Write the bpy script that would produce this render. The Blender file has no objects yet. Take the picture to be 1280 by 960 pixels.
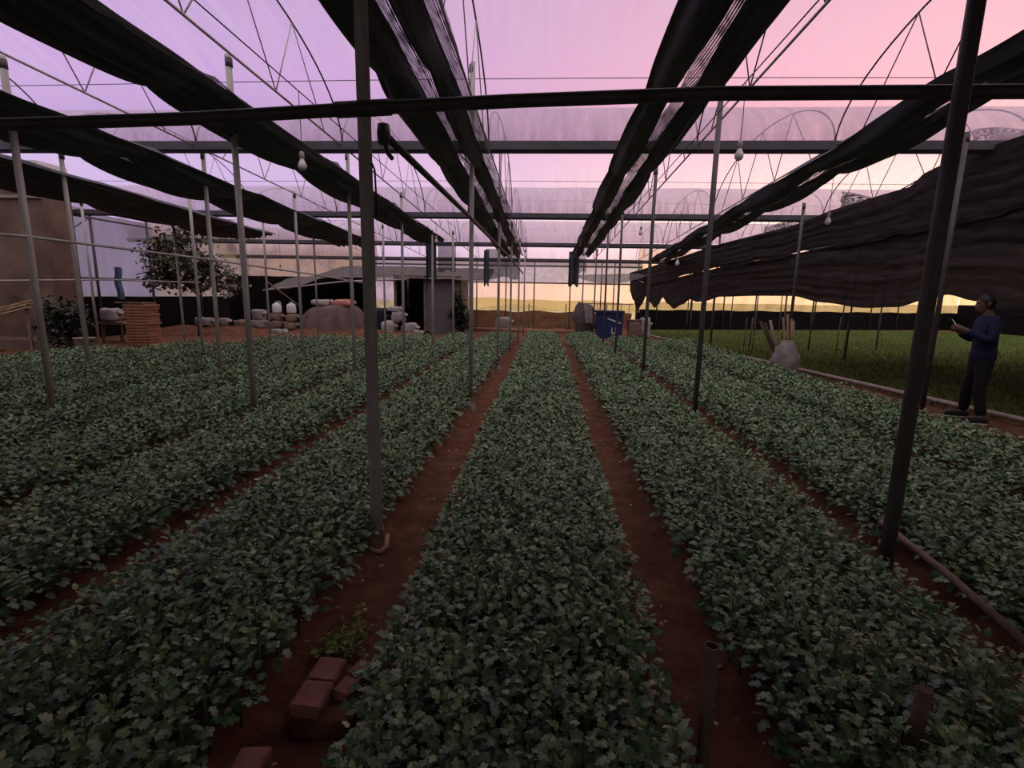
import bpy, bmesh, math, random
import numpy as np
from mathutils import Vector, Matrix, noise
C = bpy.context.scene.collection
SC = bpy.context.scene
random.seed(7)
RNG = np.random.default_rng(11)
PI = math.pi

# ------------------------------------------------------------------ camera
CAMH = 1.6
RM = np.array([[0.99764806, 0.02940726, -0.0619158],
               [0.06608937, -0.1730912, 0.98268593],
               [0.01818102, -0.98446668, -0.1746276]])   # world <- lens axes (right, down, forward)
FPX = 624.5
cam = bpy.data.cameras.new('camera')
camo = bpy.data.objects.new('camera', cam)
C.objects.link(camo)
cam.sensor_width = 36.0
cam.lens = FPX / 1280 * 36
cam.clip_start = 0.05
cam.clip_end = 400
m = Matrix.Identity(4)
for r in range(3):
    m[r][0] = RM[r][0]; m[r][1] = -RM[r][1]; m[r][2] = -RM[r][2]
m[0][3], m[1][3], m[2][3] = 0, 0, CAMH
camo.matrix_world = m
SC.camera = camo

# ------------------------------------------------------------------ materials
def newmat(name):
    mt = bpy.data.materials.new(name)
    mt.use_nodes = True
    nt = mt.node_tree
    for n in list(nt.nodes):
        nt.nodes.remove(n)
    out = nt.nodes.new('ShaderNodeOutputMaterial')
    return mt, nt, out

def nd(nt, typ, **kw):
    n = nt.nodes.new(typ)
    for k, v in kw.items():
        if k in n.inputs.keys() if isinstance(k, str) else False:
            n.inputs[k].default_value = v
        else:
            setattr(n, k, v)
    return n

def ramp(nt, fac, stops):
    r = nt.nodes.new('ShaderNodeValToRGB')
    els = r.color_ramp.elements
    while len(els) < len(stops):
        els.new(0.5)
    for e, (p, c) in zip(els, stops):
        e.position = p
        e.color = (c[0], c[1], c[2], 1) if not isinstance(c, (int, float)) else (c, c, c, 1)
    nt.links.new(fac, r.inputs['Fac'])
    return r.outputs['Color']

def noise_tex(nt, scale, detail=4, stretch=None, coord='Object', rough=.55):
    tc = nt.nodes.new('ShaderNodeTexCoord')
    src = tc.outputs[coord]
    if stretch:
        mp = nt.nodes.new('ShaderNodeMapping')
        mp.inputs['Scale'].default_value = stretch
        nt.links.new(src, mp.inputs['Vector'])
        src = mp.outputs['Vector']
    n = nt.nodes.new('ShaderNodeTexNoise')
    n.inputs['Scale'].default_value = scale
    n.inputs['Detail'].default_value = detail
    n.inputs['Roughness'].default_value = rough
    nt.links.new(src, n.inputs['Vector'])
    return n.outputs['Fac']

def solid(name, c1, c2=None, scale=8, rough=.7, spec=.3, metal=0, bump=0, stretch=None):
    mt, nt, out = newmat(name)
    p = nt.nodes.new('ShaderNodeBsdfPrincipled')
    p.inputs['Roughness'].default_value = rough
    p.inputs['Specular IOR Level'].default_value = spec
    p.inputs['Metallic'].default_value = metal
    c2 = c2 or tuple(x * .7 for x in c1)
    f = noise_tex(nt, scale, stretch=stretch)
    col = ramp(nt, f, [(.3, c2), (.7, c1)])
    nt.links.new(col, p.inputs['Base Color'])
    if bump:
        b = nt.nodes.new('ShaderNodeBump')
        b.inputs['Strength'].default_value = bump
        b.inputs['Distance'].default_value = .02
        nt.links.new(f, b.inputs['Height'])
        nt.links.new(b.outputs['Normal'], p.inputs['Normal'])
    nt.links.new(p.outputs['BSDF'], out.inputs['Surface'])
    return mt

def film(name, tint, clear_lo, clear_hi, stretch, scale=3.0, body=(.75, .74, .78), splotch=None):
    """Translucent greenhouse plastic: streaky mix of see-through and light-scattering."""
    mt, nt, out = newmat(name)
    tr = nt.nodes.new('ShaderNodeBsdfTransparent')
    tr.inputs['Color'].default_value = (*tint, 1)
    tl = nt.nodes.new('ShaderNodeBsdfTranslucent')
    tl.inputs['Color'].default_value = (*body, 1)
    f = noise_tex(nt, scale, detail=5, stretch=stretch)
    fac = ramp(nt, f, [(.25, 1 - clear_hi), (.75, 1 - clear_lo)])
    if splotch:
        g = noise_tex(nt, splotch, detail=6)
        fg = ramp(nt, g, [(.45, body), (.62, tuple(b * .35 for b in body))])
        nt.links.new(fg, tl.inputs['Color'])
    mx = nt.nodes.new('ShaderNodeMixShader')
    nt.links.new(fac, mx.inputs['Fac'])
    nt.links.new(tr.outputs[0], mx.inputs[1])
    nt.links.new(tl.outputs[0], mx.inputs[2])
    nt.links.new(mx.outputs[0], out.inputs['Surface'])
    return mt

def netmat(name, col, clear, grid=0.0, rough=.6, patch=None, spec=.25):
    """Woven shade cloth; `clear` is how open the weave is."""
    mt, nt, out = newmat(name)
    p = nt.nodes.new('ShaderNodeBsdfPrincipled')
    p.inputs['Base Color'].default_value = (*col, 1)
    p.inputs['Roughness'].default_value = rough
    p.inputs['Specular IOR Level'].default_value = spec
    f = noise_tex(nt, 3.0, detail=3, stretch=(6, .5, 6))
    c = ramp(nt, f, [(.3, tuple(x * .6 for x in col)), (.7, tuple(x * 1.5 for x in col))])
    nt.links.new(c, p.inputs['Base Color'])
    tr = nt.nodes.new('ShaderNodeBsdfTransparent')
    mx = nt.nodes.new('ShaderNodeMixShader')
    if grid:
        tc = nt.nodes.new('ShaderNodeTexCoord')
        vs = []
        for d in ('X', 'Y'):
            w = nt.nodes.new('ShaderNodeTexWave')
            w.bands_direction = d
            w.inputs['Scale'].default_value = grid
            w.inputs['Distortion'].default_value = .6
            nt.links.new(tc.outputs['Object'], w.inputs['Vector'])
            vs.append(w.outputs['Fac'])
        mul = nt.nodes.new('ShaderNodeMath'); mul.operation = 'MULTIPLY'
        nt.links.new(vs[0], mul.inputs[0]); nt.links.new(vs[1], mul.inputs[1])
        f2 = noise_tex(nt, 5.0, detail=4)
        mul2 = nt.nodes.new('ShaderNodeMath'); mul2.operation = 'MULTIPLY'
        nt.links.new(mul.outputs[0], mul2.inputs[0])
        nt.links.new(ramp(nt, f2, [(.35, .3), (.65, 1)]), mul2.inputs[1])
        fac = ramp(nt, mul2.outputs[0], [(.1, 0.0), (.45, min(1, clear * 2))])
    else:
        f2 = noise_tex(nt, 2.0 if not patch else patch, detail=4, stretch=(3, .6, 3))
        fac = ramp(nt, f2, [(.35, clear * .85), (.75, clear * 1.2)])
    nt.links.new(fac, mx.inputs['Fac'])
    nt.links.new(p.outputs[0], mx.inputs[1])
    nt.links.new(tr.outputs[0], mx.inputs[2])
    nt.links.new(mx.outputs[0], out.inputs['Surface'])
    return mt

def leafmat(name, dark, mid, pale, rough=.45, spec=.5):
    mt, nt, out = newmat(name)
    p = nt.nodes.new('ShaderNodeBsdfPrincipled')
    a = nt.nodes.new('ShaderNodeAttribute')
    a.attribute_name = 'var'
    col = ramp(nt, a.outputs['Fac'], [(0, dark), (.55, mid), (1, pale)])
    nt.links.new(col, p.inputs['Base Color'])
    p.inputs['Roughness'].default_value = rough
    p.inputs['Specular IOR Level'].default_value = spec
    nt.links.new(p.outputs[0], out.inputs['Surface'])
    return mt

M = {}
M['film'] = film('roof_film', (.97, .94, .97), .42, .72, (4.5, .30, .5), 2.2, body=(.62, .53, .64))
M['film_wall'] = film('wall_film', (.80, .80, .78), .14, .28, (2, 2, .4), 1.5, body=(.30, .27, .28))
M['film_yellow'] = film('yellowed_film', (1, .82, .56), .68, .88, (2, 2, .6), 2.0, body=(.75, .55, .34))
M['film_right'] = film('stained_yellow_film', (1, .84, .55), .45, .75, (1.5, 1.5, 1), 1.2, body=(.75, .62, .38), splotch=1.6)
M['light_blocker'] = solid('light_blocking_sheet', (.035, .035, .04), rough=.9)  # opaque dark surface for the added light blockers above the view
M['film_dirty_shadowed'] = film('dirty_leaf_shadowed_film', (.80, .68, .48), .16, .34, (1.5, 1.5, .6), 1.4, body=(.42, .36, .20), splotch=1.1)  # dark blotches stand in for leaf shadows from the trees behind
M['film_speckled'] = film('speckled_film', (.9, .85, .8), .3, .55, (1.5, 1.5, 1), 2.5, body=(.75, .66, .55), splotch=2.2)
M['net'] = netmat('black_net', (.062, .066, .085), .006)
M['net_mesh'] = netmat('open_net', (.07, .07, .075), .55, grid=26)
M['net_thin'] = netmat('thin_net', (.035, .034, .038), .28, patch=1.6)
M['net_curtain'] = netmat('curtain_net', (.030, .023, .0225), .003, rough=.9, spec=.05)
M['net_green'] = netmat('green_net', (.26, .24, .10), .80)
M['net_grey'] = netmat('grey_net', (.10, .09, .09), .40)
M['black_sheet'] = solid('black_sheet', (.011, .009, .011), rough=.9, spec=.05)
M['steel'] = solid('galvanised_steel', (.46, .43, .41), (.30, .27, .25), 6, rough=.55, spec=.4, metal=0, stretch=(4, 4, .6))
M['steel_dark'] = solid('weathered_steel', (.10, .085, .09), (.05, .045, .045), 5, rough=.55, spec=.4, metal=.3)
M['steel_pale'] = solid('pale_steel', (.5, .46, .46), (.32, .29, .29), 6, rough=.5, metal=.2)
M['steel_shaded'] = solid('shaded_steel', (.13, .11, .105), (.08, .068, .065), 6, rough=.6, spec=.3, stretch=(4, 4, .6))  # darker copy of the post steel, with shade put into the colour
M['gutter'] = solid('gutter_steel_lit', (.20, .18, .21), (.13, .12, .14), 3, rough=.5, metal=.3)
M['rust'] = solid('rusty_sleeve', (.58, .34, .27), (.4, .22, .17), 14, rough=.8)
M['concrete'] = solid('concrete', (.36, .31, .28), (.2, .16, .14), 12, rough=.9, bump=.4)
M['wire'] = solid('wire', (.02, .02, .022), rough=.6)
M['brick'] = solid('brick', (.36, .16, .12), (.2, .085, .07), 12, rough=.9, bump=.5)
M['plastic_pipe'] = solid('plastic_pipe', (.42, .33, .30), (.26, .19, .17), 8, rough=.6, stretch=(1, 1, .4))
M['pipe_brown'] = solid('brown_plastic', (.22, .14, .115), (.13, .08, .065), 8, rough=.6, stretch=(1, 1, .4))
M['bamboo'] = solid('bamboo', (.42, .3, .19), (.24, .15, .09), 9, rough=.7, stretch=(1, 1, .3))
M['stick'] = solid('dark_stick', (.15, .09, .065), (.08, .045, .032), 9, rough=.8)
M['white_plastic'] = solid('white_plastic', (.75, .73, .72), (.6, .58, .57), 6, rough=.5)
M['bulb'] = solid('opal_glass', (.8, .76, .72), (.72, .66, .62), 5, rough=.2, spec=.6)
M['socket'] = solid('socket', (.5, .42, .38), rough=.5)
M['sackcloth'] = solid('white_sack', (.42, .37, .36), (.2, .17, .17), 5, rough=.8, bump=.4)
M['sack_brown'] = solid('brown_sack', (.26, .17, .13), (.15, .095, .07), 5, rough=.9, bump=.4)
M['tarp'] = solid('brown_tarp', (.17, .115, .105), (.10, .065, .06), 3, rough=.8)
M['tarp_grey'] = solid('grey_tarp', (.12, .095, .09), (.07, .055, .052), 3, rough=.8)
M['board'] = solid('orange_board', (.40, .20, .125), (.26, .12, .075), 7, rough=.8)
M['navy'] = solid('navy_sheet', (.012, .014, .03), rough=.6)
M['blue'] = solid('blue_plastic', (.025, .04, .16), (.015, .025, .10), 4, rough=.5)
M['blue_pale'] = solid('faded_blue', (.10, .15, .22), (.06, .09, .14), 5, rough=.8)
M['cardboard'] = solid('cardboard', (.34, .24, .16), (.24, .16, .1), 6, rough=.85)
M['pink_cloth'] = solid('pink_cloth', (.5, .22, .18), (.34, .12, .1), 6, rough=.8)
M['wall_brown'] = solid('stained_render', (.23, .15, .12), (.07, .04, .032), .8, rough=.9, bump=.3)
M['wall_grey'] = solid('grey_panel', (.15, .125, .14), (.11, .09, .1), 3, rough=.7)
M['red_bank'] = solid('red_bank', (.34, .17, .12), (.2, .09, .06), 4, rough=.95, bump=.6)
M['lit_bank'] = solid('lit_brick_bank', (.66, .38, .29), (.42, .21, .15), 3, rough=.95)  # brighter copy of the red bank, light on its face put into the colour
M['wood'] = solid('grey_wood', (.22, .15, .11), (.12, .08, .055), 6, rough=.8)
M['hill'] = solid('hill', (.60, .52, .26), (.48, .41, .19), .2, rough=1)
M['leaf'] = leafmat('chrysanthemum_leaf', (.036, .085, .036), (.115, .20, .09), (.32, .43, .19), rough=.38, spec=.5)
M['leaf_tree'] = leafmat('tree_leaf', (.035, .036, .02), (.09, .085, .05), (.2, .18, .11))
M['leaf_shrub'] = leafmat('dark_leaf', (.008, .011, .006), (.02, .025, .012), (.045, .05, .025))
M['grass'] = leafmat('seedling_blade', (.07, .10, .022), (.13, .17, .04), (.2, .24, .07), rough=.6, spec=.2)
M['litter'] = leafmat('dry_leaf', (.25, .16, .09), (.45, .34, .22), (.62, .55, .42), rough=.8, spec=.1)
M['stem'] = solid('green_stem', (.10, .14, .06), (.06, .09, .04), 20, rough=.7)
M['bark'] = solid('bark', (.10, .07, .05), (.05, .035, .025), 10, rough=.9)
M['skin'] = solid('skin', (.16, .085, .06), (.13, .07, .05), 10, rough=.5)
M['hair'] = solid('hair', (.012, .01, .01), rough=.5)
M['jacket'] = solid('navy_jacket', (.012, .013, .05), (.007, .008, .03), 6, rough=.8)
M['trousers'] = solid('black_trousers', (.008, .0075, .009), rough=.8)
M['shoe'] = solid('shoe', (.03, .025, .025), rough=.5)
M['shoe_white'] = solid('shoe_sole', (.6, .58, .55), rough=.6)

def soilmat():
    mt, nt, out = newmat('red_soil')
    p = nt.nodes.new('ShaderNodeBsdfPrincipled')
    p.inputs['Roughness'].default_value = .95
    p.inputs['Specular IOR Level'].default_value = .1
    f = noise_tex(nt, 5, detail=9, rough=.7)
    col = ramp(nt, f, [(.3, (.085, .036, .022)), (.5, (.16, .07, .042)), (.72, (.24, .12, .075))])
    nt.links.new(col, p.inputs['Base Color'])
    f2 = noise_tex(nt, 30, detail=6, rough=.7)
    b = nt.nodes.new('ShaderNodeBump'); b.inputs['Strength'].default_value = .8; b.inputs['Distance'].default_value = .03
    nt.links.new(f2, b.inputs['Height']); nt.links.new(b.outputs['Normal'], p.inputs['Normal'])
    nt.links.new(p.outputs[0], out.inputs['Surface'])
    return mt
M['soil'] = soilmat()

def emis(name, col, s):
    mt, nt, out = newmat(name)
    e = nt.nodes.new('ShaderNodeEmission')
    e.inputs['Color'].default_value = (*col, 1); e.inputs['Strength'].default_value = s
    nt.links.new(e.outputs[0], out.inputs['Surface'])
    return mt
M['screen'] = emis('phone_screen', (.85, .95, 1), 1.6)

# ------------------------------------------------------------------ world: dusk sky
def world():
    w = bpy.data.worlds.new('dusk_sky'); SC.world = w; w.use_nodes = True
    nt = w.node_tree
    for n in list(nt.nodes): nt.nodes.remove(n)
    out = nt.nodes.new('ShaderNodeOutputWorld'); bg = nt.nodes.new('ShaderNodeBackground')
    tc = nt.nodes.new('ShaderNodeTexCoord'); sx = nt.nodes.new('ShaderNodeSeparateXYZ')
    nt.links.new(tc.outputs['Generated'], sx.inputs[0])
    X, Y, Z = sx.outputs
    def mr(src, a, b, c=0, d=1):
        n = nt.nodes.new('ShaderNodeMapRange'); n.interpolation_type = 'SMOOTHSTEP'
        n.inputs['From Min'].default_value = a; n.inputs['From Max'].default_value = b
        n.inputs['To Min'].default_value = c; n.inputs['To Max'].default_value = d
        nt.links.new(src, n.inputs['Value']); return n.outputs[0]
    def mix(f, a, b):
        n = nt.nodes.new('ShaderNodeMix'); n.data_type = 'RGBA'
        nt.links.new(f, n.inputs['Factor'])
        for s, k in ((a, 'A'), (b, 'B')):
            soc = [i for i in n.inputs if i.name == k and i.type == 'RGBA'][0]
            if isinstance(s, tuple): soc.default_value = (*s, 1)
            else: nt.links.new(s, soc)
        return [o for o in n.outputs if o.type == 'RGBA'][0]
    side = mr(X, -.60, .72)
    low = mix(side, (.68, .54, .95), (2.1, 1.42, 1.0))          # near the horizon, left to right
    mid = mix(side, (.56, .34, .80), (1.45, .66, .64))
    high = mix(side, (.44, .27, .66), (1.05, .48, .52))
    zen = (1.45, 1.40, 1.36)
    a = mix(mr(Z, .12, .32), low, mid)
    b = mix(mr(Z, .30, .48), a, high)
    c = mix(mr(Z, .52, .85), b, zen)
    back = mix(mr(Z, .05, .7), (.14, .13, .14), zen)
    d = mix(mr(Y, -.25, .45), back, c)
    g = mix(mr(Z, -.06, .0), (.04, .03, .025), d)
    nt.links.new(g, bg.inputs['Color']); bg.inputs['Strength'].default_value = 1.0
    nt.links.new(bg.outputs[0], out.inputs['Surface'])
world()

# ------------------------------------------------------------------ mesh helpers
class MB:
    def __init__(s): s.v = []; s.f = []; s.smooth = []
    def add(s, vs, fs, smooth=False):
        b = len(s.v); s.v += [tuple(v) for v in vs]
        s.f += [tuple(i + b for i in f) for f in fs]; s.smooth += [smooth] * len(fs)
        return s
    def box(s, lo, hi, rot=0, c=None):
        x0, y0, z0 = lo; x1, y1, z1 = hi
        vs = [(x0,y0,z0),(x1,y0,z0),(x1,y1,z0),(x0,y1,z0),(x0,y0,z1),(x1,y0,z1),(x1,y1,z1),(x0,y1,z1)]
        if rot:
            cx, cy = c or ((x0+x1)/2, (y0+y1)/2); a, b = math.cos(rot), math.sin(rot)
            vs = [(cx+(x-cx)*a-(y-cy)*b, cy+(x-cx)*b+(y-cy)*a, z) for x, y, z in vs]
        return s.add(vs, [(0,3,2,1),(4,5,6,7),(0,1,5,4),(1,2,6,5),(2,3,7,6),(3,0,4,7)])
    def tube(s, pts, r, n=8, cap=True, smooth=True):
        pts = [Vector(p) for p in pts]; rs = r if isinstance(r, (list, tuple)) else [r]*len(pts)
        rings = []; prev = None
        for i, p in enumerate(pts):
            t = (pts[min(i+1, len(pts)-1)] - pts[max(i-1, 0)]).normalized()
            if prev is None:
                u = t.orthogonal().normalized()
            else:
                u = (prev - t*prev.dot(t)).normalized()
            prev = u; w = t.cross(u)
            rings.append([p + (u*math.cos(2*PI*k/n) + w*math.sin(2*PI*k/n))*rs[i] for k in range(n)])
        vs = [v for rg in rings for v in rg]; fs = []
        for i in range(len(pts)-1):
            for k in range(n):
                fs.append((i*n+k, i*n+(k+1)%n, (i+1)*n+(k+1)%n, (i+1)*n+k))
        s.add(vs, fs, smooth)
        if cap:
            s.f.append(tuple(len(s.v)-len(vs)+k for k in reversed(range(n)))); s.smooth.append(False)
            s.f.append(tuple(len(s.v)-n+k for k in range(n))); s.smooth.append(False)
        return s
    def lathe(s, prof, c, n=16, axis=None):
        """prof: [(r, z)], turned about a vertical axis at c."""
        vs = []; fs = []
        for r, z in prof:
            for k in range(n):
                vs.append((c[0]+r*math.cos(2*PI*k/n), c[1]+r*math.sin(2*PI*k/n), c[2]+z))
        for i in range(len(prof)-1):
            for k in range(n):
                fs.append((i*n+k, i*n+(k+1)%n, (i+1)*n+(k+1)%n, (i+1)*n+k))
        s.add(vs, fs, True)
        return s
    def grid(s, fn, nu, nv, smooth=True):
        vs = [fn(i/nu, j/nv) for j in range(nv+1) for i in range(nu+1)]
        fs = [(j*(nu+1)+i, j*(nu+1)+i+1, (j+1)*(nu+1)+i+1, (j+1)*(nu+1)+i) for j in range(nv) for i in range(nu)]
        return s.add(vs, fs, smooth)
    def blob(s, c, rad, seed=0, rough=.15, n=14, mseg=9, flat=.0, fx=2.0):
        """lumpy closed body, e.g. a filled sack (superellipsoid with noise)."""
        vs = []; fs = []
        def sp(v, e): return math.copysign(abs(v)**e, v)
        e = 2/ (2+fx)
        for j in range(mseg+1):
            th = -PI/2 + PI*j/mseg
            for k in range(n):
                ph = 2*PI*k/n
                d = Vector((sp(math.cos(th), e)*sp(math.cos(ph), e), sp(math.cos(th), e)*sp(math.sin(ph), e), sp(math.sin(th), e)))
                nz = 1 + rough*noise.noise(d*1.7 + Vector((seed*3.1, seed*1.7, 0)))
                vs.append((c[0]+d.x*rad[0]*nz, c[1]+d.y*rad[1]*nz, c[2]+max(-1, d.z*nz)*rad[2]))
        for j in range(mseg):
            for k in range(n):
                fs.append((j*n+k, j*n+(k+1)%n, (j+1)*n+(k+1)%n, (j+1)*n+k))
        return s.add(vs, fs, True)
    def build(s, name, mat, parent=None, loc=None):
        me = bpy.data.meshes.new(name)
        vs = s.v
        if loc is not None:
            vs = [(x-loc[0], y-loc[1], z-loc[2]) for x, y, z in vs]
        me.from_pydata(vs, [], s.f)
        me.polygons.foreach_set('use_smooth', s.smooth)
        for mt in (mat if isinstance(mat, (list, tuple)) else [mat]):
            me.materials.append(mt)
        me.update()
        o = bpy.data.objects.new(name, me); C.objects.link(o)
        if parent is not None: o.parent = parent
        if loc is not None: o.location = loc
        return o

def tag(o, label, cat, group=None, kind=None):
    o['label'] = label; o['category'] = cat
    if group: o['group'] = group
    if kind: o['kind'] = kind
    return o
def struct(o): o['kind'] = 'structure'; return o
def thing(name, label, cat, loc=(0,0,0), group=None, rz=0):
    o = bpy.data.objects.new(name, None); C.objects.link(o); o.location = loc; o.rotation_euler = (0,0,rz)
    o.empty_display_size = .1
    return tag(o, label, cat, group)
def copy_tree(o, parent=None):
    c = o.copy(); C.objects.link(c)
    if parent is not None: c.parent = parent
    for ch in list(o.children): copy_tree(ch, c)
    return c
def sack(loc, rad, mat, label, group, seed, rz=0, name='grain_sack'):
    t = thing(name, label, 'sack', loc, group, rz)
    MB().blob((0,0,rad[2]), rad, seed, .28).build('body', mat, t)
    MB().tube([(rad[0]*.8,0,rad[2]*1.1),(rad[0]*1.05,.02,rad[2]*1.25),(rad[0]*1.18,.0,rad[2]*1.5)], [.09,.04,.09], 8).build('tied_neck', mat, t)
ORD = ['first', 'second', 'third', 'fourth', 'fifth', 'sixth', 'seventh', 'eighth', 'ninth', 'tenth', 'eleventh', 'twelfth', 'thirteenth', 'fourteenth']

# ------------------------------------------------------------------ floor with raised beds
BEDS = [  # x0, x1, y_end, words
    (-.59, .46, 18.6, 'centre bed'), (.84, 1.82, 18.8, 'first bed right of the centre bed'),
    (2.18, 3.30, 17.2, 'second bed right'), (3.62, 4.75, 16.6, 'third bed right'),
    (-2.0, -1.05, 17.8, 'first bed left of the centre bed'), (-3.2, -2.36, 17.2, 'second bed left'), (-4.45, -3.6, 16.2, 'third bed left'),
    (-5.5, -4.68, 15.8, 'b'), (-6.85, -5.9, 15.2, 'b'), (-7.95, -7.1, 14.4, 'b'), (-9.2, -8.25, 12.2, 'b'), (-10.3, -9.4, 10.6, 'b')]
def bed_start(x): return max(.25, abs(x)/1.55 - 1.6)
def ground_z(x, y):
    for x0, x1, ye, _ in BEDS:
        if x0-.06 < x < x1+.06 and y < ye:
            d = min(x-x0+.06, x1+.06-x)
            return min(1, d/.12)*.07
    return 0.0
xs = sorted(set([-26, -18, -14, -11.5, 5.2, 6, 8, 12, 18, 30] + [round(v, 3) for x0, x1, _, _ in BEDS for v in (x0-.07, x0+.06, x1-.06, x1+.07)]))
ys = [-6, -2, 0, 1, 2, 3, 4, 6, 8, 10, 10.61, 12.21, 14.41, 15.21, 15.81, 16.21, 16.61, 17.21, 17.81, 18.61, 18.81, 22, 26, 36]
fb = MB()
vs = [(x, y, ground_z(x, y) + .012*noise.noise(Vector((x*2, y*.8, 0)))) for y in ys for x in xs]
nx = len(xs)
fb.add(vs, [(j*nx+i, j*nx+i+1, (j+1)*nx+i+1, (j+1)*nx+i) for j in range(len(ys)-1) for i in range(nx-1)])
struct(fb.build('floor', M['soil']))
mb = MB(); mb.grid(lambda u_, v_: (-15.5+31*u_, -2.6+.03*math.sin(u_*60), 4.1*v_), 20, 4); struct(mb.build('wall_front', M['film_wall']))
mb = MB(); mb.grid(lambda u_, v_: (-15.5+31*u_, -2.6+5.85*v_, 3.62+.05*math.sin(u_*50)*math.sin(v_*20)), 60, 12); struct(mb.build('unseen_light_blocker', M['light_blocker']))  # unseen sheet added overhead to darken the foreground

# ------------------------------------------------------------------ crop leaves (numpy)
def leaf_tpl(lod):
    if lod == 0:
        zf = lambda x, y: .10*math.sin(PI*x*.9) - .17*x*x + .16*abs(y) - .55*y*y
        mid = [(0,0,0),(.22,0,0),(.44,0,0),(.66,0,0),(.80,0,0),(1,0,0)]
        lf = [(.13,.08,0),(.20,.24,0),(.33,.35,0),(.43,.31,0),(.44,.17,0),(.56,.23,0),(.67,.33,0),(.77,.27,0),(.77,.14,0),(.90,.15,0),(.98,.07,0)]
        V = [(x,y,zf(x,y)) for x,y,z in mid] + [(x,y,zf(x,y)+.02) for x,y,z in lf] + [(x,-y,zf(x,y)+.02) for x,y,z in lf]
        Fl = [[0,1,8,7,6],[1,2,10,9,8],[2,3,12,11,10],[3,4,14,13,12],[4,5,16,15,14]]
        F = Fl + [[f[0]] + [i_ + 11 if i_ > 5 else i_ for i_ in reversed(f[1:])] for f in Fl]
    elif lod == 1:
        V = [(0,0,-.02),(1,0,-.12),(.30,.35,.08),(.47,.17,.05),(.68,.30,.0),(.30,-.35,.08),(.47,-.17,.05),(.68,-.30,.0)]
        F = [[0,1,4,3,2],[0,5,6,7,1]]
    else:
        V = [(0,0,-.02),(1,0,-.1),(.45,.34,.06),(.45,-.34,.06)]
        F = [[0,1,2],[0,3,1]]
    return np.array(V, float), F

def place(V, pos, yaw, pitch, roll, sc):
    n = len(pos); P = np.repeat(V[None], n, 0) * sc[:, None, None]
    cr, sr = np.cos(roll)[:, None], np.sin(roll)[:, None]
    y, z = P[..., 1]*cr - P[..., 2]*sr, P[..., 1]*sr + P[..., 2]*cr
    x = P[..., 0]
    cp, sp = np.cos(pitch)[:, None], np.sin(pitch)[:, None]
    x, z = x*cp - z*sp, x*sp + z*cp
    cy, sy = np.cos(yaw)[:, None], np.sin(yaw)[:, None]
    x, y = x*cy - y*sy, x*sy + y*cy
    return np.stack([x, y, z], -1) + pos[:, None, :]

def mesh_np(name, chunks, mat):
    """chunks: list of (verts[n,k,3], face template, var[n])."""
    co = []; loops = []; sizes = []; var = []; base = 0
    for P, F, vr in chunks:
        n, k, _ = P.shape
        co.append(P.reshape(-1, 3)); var.append(np.repeat(vr, k))
        flat = np.concatenate([np.array(f) for f in F])
        loops.append((flat[None, :] + (np.arange(n)*k)[:, None] + base).ravel())
        sizes.append(np.tile(np.array([len(f) for f in F]), n))
        base += n*k
    co = np.concatenate(co); loops = np.concatenate(loops); sizes = np.concatenate(sizes); var = np.concatenate(var)
    me = bpy.data.meshes.new(name)
    me.vertices.add(len(co)); me.vertices.foreach_set('co', co.ravel())
    me.loops.add(len(loops)); me.loops.foreach_set('vertex_index', loops.astype(np.int32))
    me.polygons.add(len(sizes))
    st = np.concatenate([[0], np.cumsum(sizes)[:-1]])
    me.polygons.foreach_set('loop_start', st.astype(np.int32))
    at = me.attributes.new('var', 'FLOAT', 'POINT'); at.data.foreach_set('value', var.astype(np.float32))
    me.polygons.foreach_set('use_smooth', np.ones(len(sizes), bool))
    me.materials.append(mat)
    me.update(calc_edges=True); me.validate()
    return me

def plant_leaves(px, py, z0, h, n, size, rng):
    """leaf placements of n leaves for each plant (arrays)."""
    N = len(px)
    k = np.tile(np.arange(n), N); pi = np.repeat(np.arange(N), n)
    t = (k + .5)/n                                   # 0 low .. 1 top
    yaw = k*2.39996 + np.repeat(rng.uniform(0, 6.28, N), n) + rng.normal(0, .25, N*n)
    zz = z0[pi] + h[pi]*(.35 + .62*t) + rng.normal(0, .012, N*n)
    rad = .012 + .03*(1-t)
    pos = np.stack([px[pi] + np.cos(yaw)*rad, py[pi] + np.sin(yaw)*rad, zz], -1)
    pitch = -.2 + 1.0*t**1.6 + rng.normal(0, .35, N*n)
    roll = rng.normal(0, .45, N*n)
    sc = size*(1.12 - .5*t**2)*rng.uniform(.8, 1.2, N*n)
    pv = np.repeat(rng.normal(0, .14, N), n)
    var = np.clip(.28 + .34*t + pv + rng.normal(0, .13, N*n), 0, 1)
    return pos, yaw, pitch, roll, sc, var

allp = []
for x0, x1, ye, w in BEDS:
    y = bed_start((x0+x1)/2)
    rows = []
    while y < ye:
        s = .088 if y < 4.2 else (.10 if y < 8 else .115)
        nxp = max(2, int(round((x1-x0)/s)))
        xr = np.linspace(x0+.03, x1-.03, nxp) + RNG.normal(0, s*.2, nxp)
        yr = np.full(nxp, y) + RNG.normal(0, s*.22, nxp)
        rows.append(np.stack([xr, yr], -1)); y += s
    allp.append(np.concatenate(rows))
bed_id = np.concatenate([np.full(len(a), i) for i, a in enumerate(allp)])
allp = np.concatenate(allp)
hN = np.array([noise.noise(Vector((x*.9, y*.7, 3))) for x, y in allp])
H_ = .275 + .05*hN + RNG.normal(0, .018, len(allp))
edge = np.array([min(x-BEDS[b][0], BEDS[b][1]-x) for (x, y), b in zip(allp, bed_id)])
H_ -= .05*np.clip(1 - edge/.12, 0, 1)
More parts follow.
